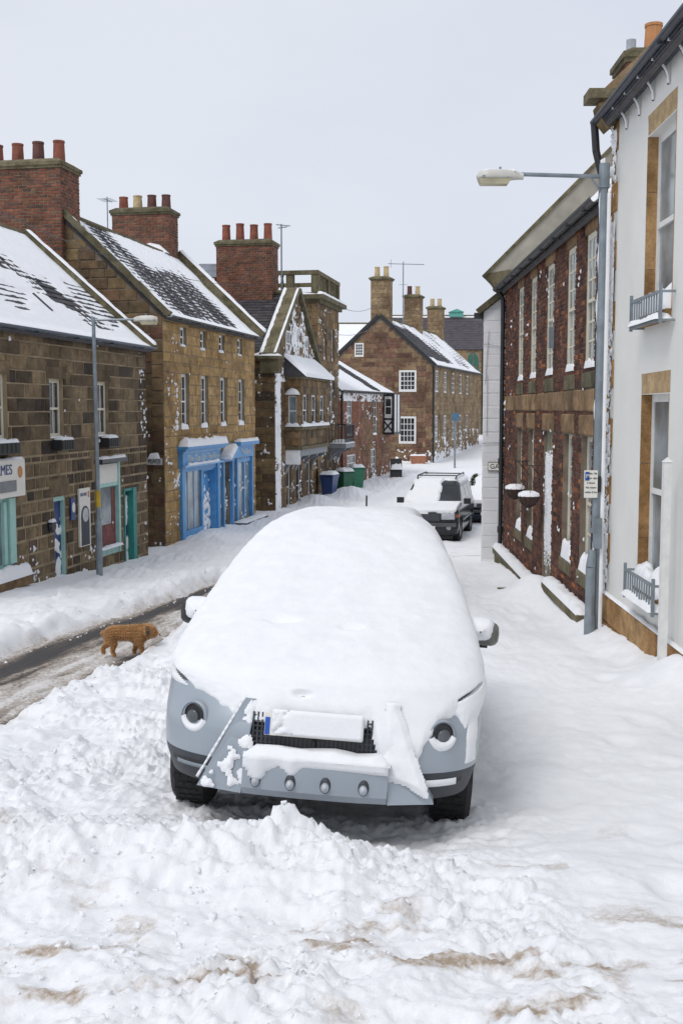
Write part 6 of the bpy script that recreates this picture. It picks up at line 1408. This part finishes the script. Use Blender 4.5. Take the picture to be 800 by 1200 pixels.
FOURBY = [(.26, .2, 4.2, .80, .6), (.36, .05, 4.33, .85, .6), (.5, .0, 4.38, .875, .6), (.75, .0, 4.38, .88, .6), (.92, .04, 4.37, .88, .6), (1.0, .12, 4.36, .87, .6), (1.05, .5, 4.35, .855, .6), (1.09, .95, 4.34, .835, .55), (1.13, 1.05, 4.33, .815, .5),
          (1.25, 1.25, 4.32, .795, .45), (1.5, 1.62, 4.28, .725, .4), (1.62, 1.8, 4.22, .68, .4), (1.70, 2.0, 4.1, .60, .4), (1.73, 2.4, 3.9, .45, .4), (1.74, 2.9, 3.4, .2, .3)]
def dark_car(name, label, loc, yaw, pitch, tab, paint, rails=True, snowy=False, clear=True):
    t = car_root(name, label, loc, yaw, pitch, 0, 'parked cars'); zs = tab[-1][0] / 1.74
    P = car_surface(tab, 4, 36, 36, 10); N = surf_normals(P); C = face_mid(P); x, y, z = C[..., 0], C[..., 1], C[..., 2]
    arch = ((np.abs(x) > .5) & (((y - .82) ** 2 + (z - .34) ** 2 < .41 ** 2) | ((y - 3.4) ** 2 + (z - .34) ** 2 < .41 ** 2)))
    wsc = (z > 1.16 * zs) & (z < 1.58 * zs) & (np.abs(x) < .66) & (y < 2.3)
    side = (z > 1.17 * zs) & (z < 1.55 * zs) & (np.abs(x) > .6) & (y > 1.75 + 0 * z) & (y < 4.1) & (np.abs(y - 2.62) > .05) & (np.abs(y - 3.45) > .05)
    surf_obj('body', P, ~arch & ~wsc & ~side, paint, t, cap=True)
    surf_obj('windscreen', P - N * .003, wsc, DARKG, t); surf_obj('side_window', P - N * .003, side & (x > 0), DARKG, t); surf_obj('side_window', P - N * .003, side & (x < 0), DARKG, t)
    surf_obj('wheel_arch', P - N * .04, arch, BLACKP, t); MB().box(-.7, .7, .3, 4.1, .18, .6).build('underbody', BLACKP, t)
    for sx in (-1, 1):
        for yy in (.82, 3.4): wheel(t, sx * .76, yy, .34)
        hd = (np.sign(x) == sx) & (np.abs(x) > .40) & (np.abs(x) < .78) & (z > .74 * zs) & (z < .93 * zs) & (y < .6)
        surf_obj('headlight', P + N * .006, hd, glass_mat('clear_headlight', (.45, .47, .5), .12), t)
        ind = (np.sign(x) == sx) & (np.abs(x) >= .80) & (z > .80 * zs) & (z < .90 * zs) & (y < .6); surf_obj('indicator', P + N * .006, ind, plain('amber_lens', (.32, .09, .05), .25), t)
        MB().box(sx * .98 - .1, sx * .98 + .1, 1.38, 1.48, 1.08 * zs, 1.24 * zs).build('mirror', BLACKP, t)
        yl = float(P[5, 0, 1]); fg = MB().lathe([(.07, -.01), (.06, .02), (.001, .025)], 14, T(sx * .62, .06, .52 * zs) @ RX(math.pi / 2)).build('fog_lamp', glass_mat('clear_headlight'), t)
        MB().box(sx * .885, sx * .905, 1.2, 3.2, .62, .66).build('side_moulding', GALV, t)
        if rails: MB().tube((sx * .56, 1.98, 1.76), (sx * .58, 2.15, 1.84), .022, n=6).tube((sx * .58, 2.15, 1.84), (sx * .58, 3.8, 1.84), .022, n=6).tube((sx * .58, 3.8, 1.84), (sx * .56, 4.0, 1.76), .022, n=6).build('roof_rail', BLACKP, t)
    if rails: MB().tube((-.58, 2.2, 1.84), (.58, 2.2, 1.84), .018, n=6).tube((-.58, 3.3, 1.84), (.58, 3.3, 1.84), .018, n=6).build('roof_bar', BLACKP, t)
    MB().box(-.38, .38, -.03, .05, .72 * zs, .90 * zs).build('grille', PLASTIC, t); MB().box(-.82, .82, -.05, .12, .56 * zs, .66 * zs).build('bumper', plain('grey_bumper', (.07, .075, .08), .5), t)
    MB().box(-.26, .26, -.065, -.05, .46 * zs, .57 * zs).build('number_plate', SIGNW, t)
    X, Y, Z = P[..., 0], P[..., 1], P[..., 2]; up = N[..., 2]
    nz = fbm(X + 2 * Y, Z * 2 + Y, 2.5, 4, int(loc[1] * 10), .55)
    mk = up - .34 + .25 * nz
    if clear: mk = np.where((Y < 2.1) & (Z > 1.14 * zs) & (X > .18 + .12 * nz), -1, mk)
    mk = np.where((np.abs(X) > .80) & ~snowy, -1, mk)
    if not snowy: mk = np.where((np.abs(X) > .62) & (Z > 1.14 * zs) & (Z < 1.60 * zs) & (Y > 1.6), -1, mk)
    if snowy: mk = np.maximum(mk, (Z - .95 * zs) * 3 + .15 * nz)
    H = np.where(mk > 0, np.minimum((.05 if not snowy else .13) * sstep(0, .35, mk) ** .5 + .012, .3 * mk), np.maximum(.3 * mk, -.012)); Q = P + N * H[..., None]
    m4 = np.maximum(np.maximum(mk[:-1], mk[1:]), np.maximum(np.roll(mk, -1, 1)[:-1], np.roll(mk, -1, 1)[1:])) > 0
    surf_obj('car_snow', Q, m4, SNOW, t, cap=True)
    return t
dark_car('black_car', 'black off-roader with roof rails and half-cleared windscreen beyond the silver car', (2.36, 30.8, -2.2), -13, .3, FOURBY, BLACKCAR)
HATCH = [(z * .86, yf, yb * .93, hw * .95, k) for (z, yf, yb, hw, k) in FOURBY]
dark_car('black_hatchback', 'dark hatchback behind the off-roader, half hidden by whitewashed wall', (4.72, 35.4, -2.17), -13, 0, HATCH, plain('navy_car_paint', (.012, .016, .03), .2), rails=False, clear=False)
dark_car('buried_car', 'car completely buried in snow, only roof edge showing behind the silver car', (.42, 17.2, -1.66), -5, -3, HATCH, plain('grey_car_paint', (.09, .10, .12), .25), rails=False, snowy=True, clear=False)

# ------------------------------------------------------------------ the dog
def dog():
    t = bpy.data.objects.new('dog', None); COL.objects.link(t); tag(t, 'small shaggy ginger brown dog sniffing at the snowbank beside the road', 'dog')
    t.location = (-2.66, 13.5, float(S0(13.5)) - .09); t.rotation_euler = (0, 0, math.radians(6)); t.empty_display_size = .1
    J = [((-.17, 0, .275), .095), ((-.06, 0, .29), .092), ((.08, 0, .278), .104), ((.17, 0, .27), .088),            # spine, croup to shoulder
         ((.235, 0, .295), .068), ((.29, 0, .308), .074), ((.345, 0, .275), .050), ((.385, 0, .25), .030),            # neck, skull, muzzle, nose
         ((-.25, 0, .29), .030), ((-.285, 0, .265), .028),                                                          # tail
         ((-.20, .065, .19), .055), ((-.215, .07, .135), .034), ((-.285, .07, .085), .024), ((-.285, .07, .02), .022), ((-.26, .07, .012), .021),
         ((-.17, -.065, .19), .055), ((-.125, -.07, .135), .034), ((-.16, -.07, .085), .024), ((-.14, -.07, .02), .022), ((-.115, -.07, .012), .021),
         ((.14, .06, .18), .045), ((.12, .065, .10), .027), ((.09, .065, .02), .022), ((.115, .065, .012), .021),
         ((.165, -.06, .18), .045), ((.195, -.065, .10), .027), ((.215, -.065, .02), .022), ((.24, -.065, .012), .021),
         ((.275, .066, .345), .022), ((.265, .080, .275), .030), ((.275, -.066, .345), .022), ((.265, -.080, .275), .030)]
    E_ = [(0, 1), (1, 2), (2, 3), (3, 4), (4, 5), (5, 6), (6, 7), (0, 8), (8, 9), (0, 10), (10, 11), (11, 12), (12, 13), (13, 14), (0, 15), (15, 16), (16, 17), (17, 18), (18, 19), (3, 20), (20, 21), (21, 22), (22, 23), (3, 24), (24, 25), (25, 26), (26, 27), (5, 28), (28, 29), (5, 30), (30, 31)]
    me = bpy.data.meshes.new('dog_body'); me.from_pydata([j[0] for j in J], E_, []); me.update()
    o = bpy.data.objects.new('body', me); link(o, t)
    sk = o.modifiers.new('skin', 'SKIN'); sk.use_smooth_shade = True
    if not me.skin_vertices: me.attributes  # layer comes with the modifier
    sv = me.skin_vertices[0].data if me.skin_vertices else None
    if sv is None:
        bpy.context.view_layer.objects.active = o; o.select_set(True); bpy.ops.mesh.customdata_skin_add(); sv = me.skin_vertices[0].data
    for i_, (s, (p, r)) in enumerate(zip(sv, J)): k_ = 1.22 if i_ in (4, 5, 6) else .98 if i_ < 4 else 1.08; s.radius = (r * k_, r * k_)
    sv[1].use_root = True; sv[0].use_root = False
    ss = o.modifiers.new('sub', 'SUBSURF'); ss.levels = 2; ss.render_levels = 2
    dg = bpy.context.evaluated_depsgraph_get(); dg.update()
    bm = bpy.data.meshes.new_from_object(o.evaluated_get(dg)); o.modifiers.clear(); o.data = bm; bm.name = 'dog_body'
    fur = plain('ginger_fur', (.36, .175, .065), .9, var=.55, scale=28, bump=.4, bscale=150, spec=.15)
    bm.materials.clear(); bm.materials.append(fur)
    bm.polygons.foreach_set('use_smooth', [True] * len(bm.polygons))
    rr = random.Random(5); mb = MB(); vs = bm.vertices
    polys = list(bm.polygons); ar = np.array([p.area for p in polys]); pick = np.random.RandomState(3).choice(len(polys), 14000, p=ar / ar.sum())
    for pi in pick:
        p = polys[pi]; c = [vs[i].co for i in p.vertices]; w = [rr.random() for _ in c]; sw = sum(w); q = sum((a * b for a, b in zip(c, w)), Vector()) / sw
        n = p.normal; leg = q.z < .15; ln = rr.uniform(.018, .042) * (.5 if leg else 1.0)
        dvec = (n * .75 + Vector((-.35, 0, -.65)) + Vector((rr.uniform(-.5, .5), rr.uniform(-.5, .5), rr.uniform(-.4, .4)))).normalized()
        sd = dvec.cross(n); sd = (sd.normalized() if sd.length > 1e-4 else Vector((1, 0, 0))) * rr.uniform(.0012, .0028)
        mb.add([q - sd, q + sd, q + dvec * ln * .6 + sd * .6 + n * .004, q + dvec * ln], [(0, 1, 2), (0, 2, 3)])
    fo = mb.build('fur', masonry('fur_strands', [(.62, .36, .16), (.74, .47, .24), (.44, .24, .10), (.66, .40, .19)], .9, (.7, 1.2), 60, bump=.1), t); fo['kind'] = 'stuff'
    MB().lathe([(.001, .0), (.012, .004), (.012, .014), (.001, .018)], 10, T(.408, 0, .246) @ Matrix.Rotation(math.radians(90), 4, 'Y')).build('nose', BLACKP, t, smooth=True)
    for s in (-1, 1):
        MB().lathe([(.001, -.009), (.008, -.005), (.009, 0), (.008, .005), (.001, .009)], 8, T(.340, s * .050, .320)).build('eye', BLACKP, t, smooth=True)
        e = MB().add([(.25, s * .076, .372), (.295, s * .074, .367), (.302, s * .098, .285), (.27, s * .108, .245), (.24, s * .10, .29), (.27, s * .122, .31)], [(0, 1, 5), (1, 2, 5), (2, 3, 5), (3, 4, 5), (4, 0, 5)]).build('ear', plain('dark_ear', (.07, .05, .04), .9, var=.4, scale=60), t)
    MB().lathe([(.072, -.012), (.075, 0), (.072, .012)], 18, T(.215, 0, .295) @ Matrix.Rotation(math.radians(80), 4, 'Y')).build('collar', plain('dark_collar', (.05, .025, .03), .6), t)
dog()
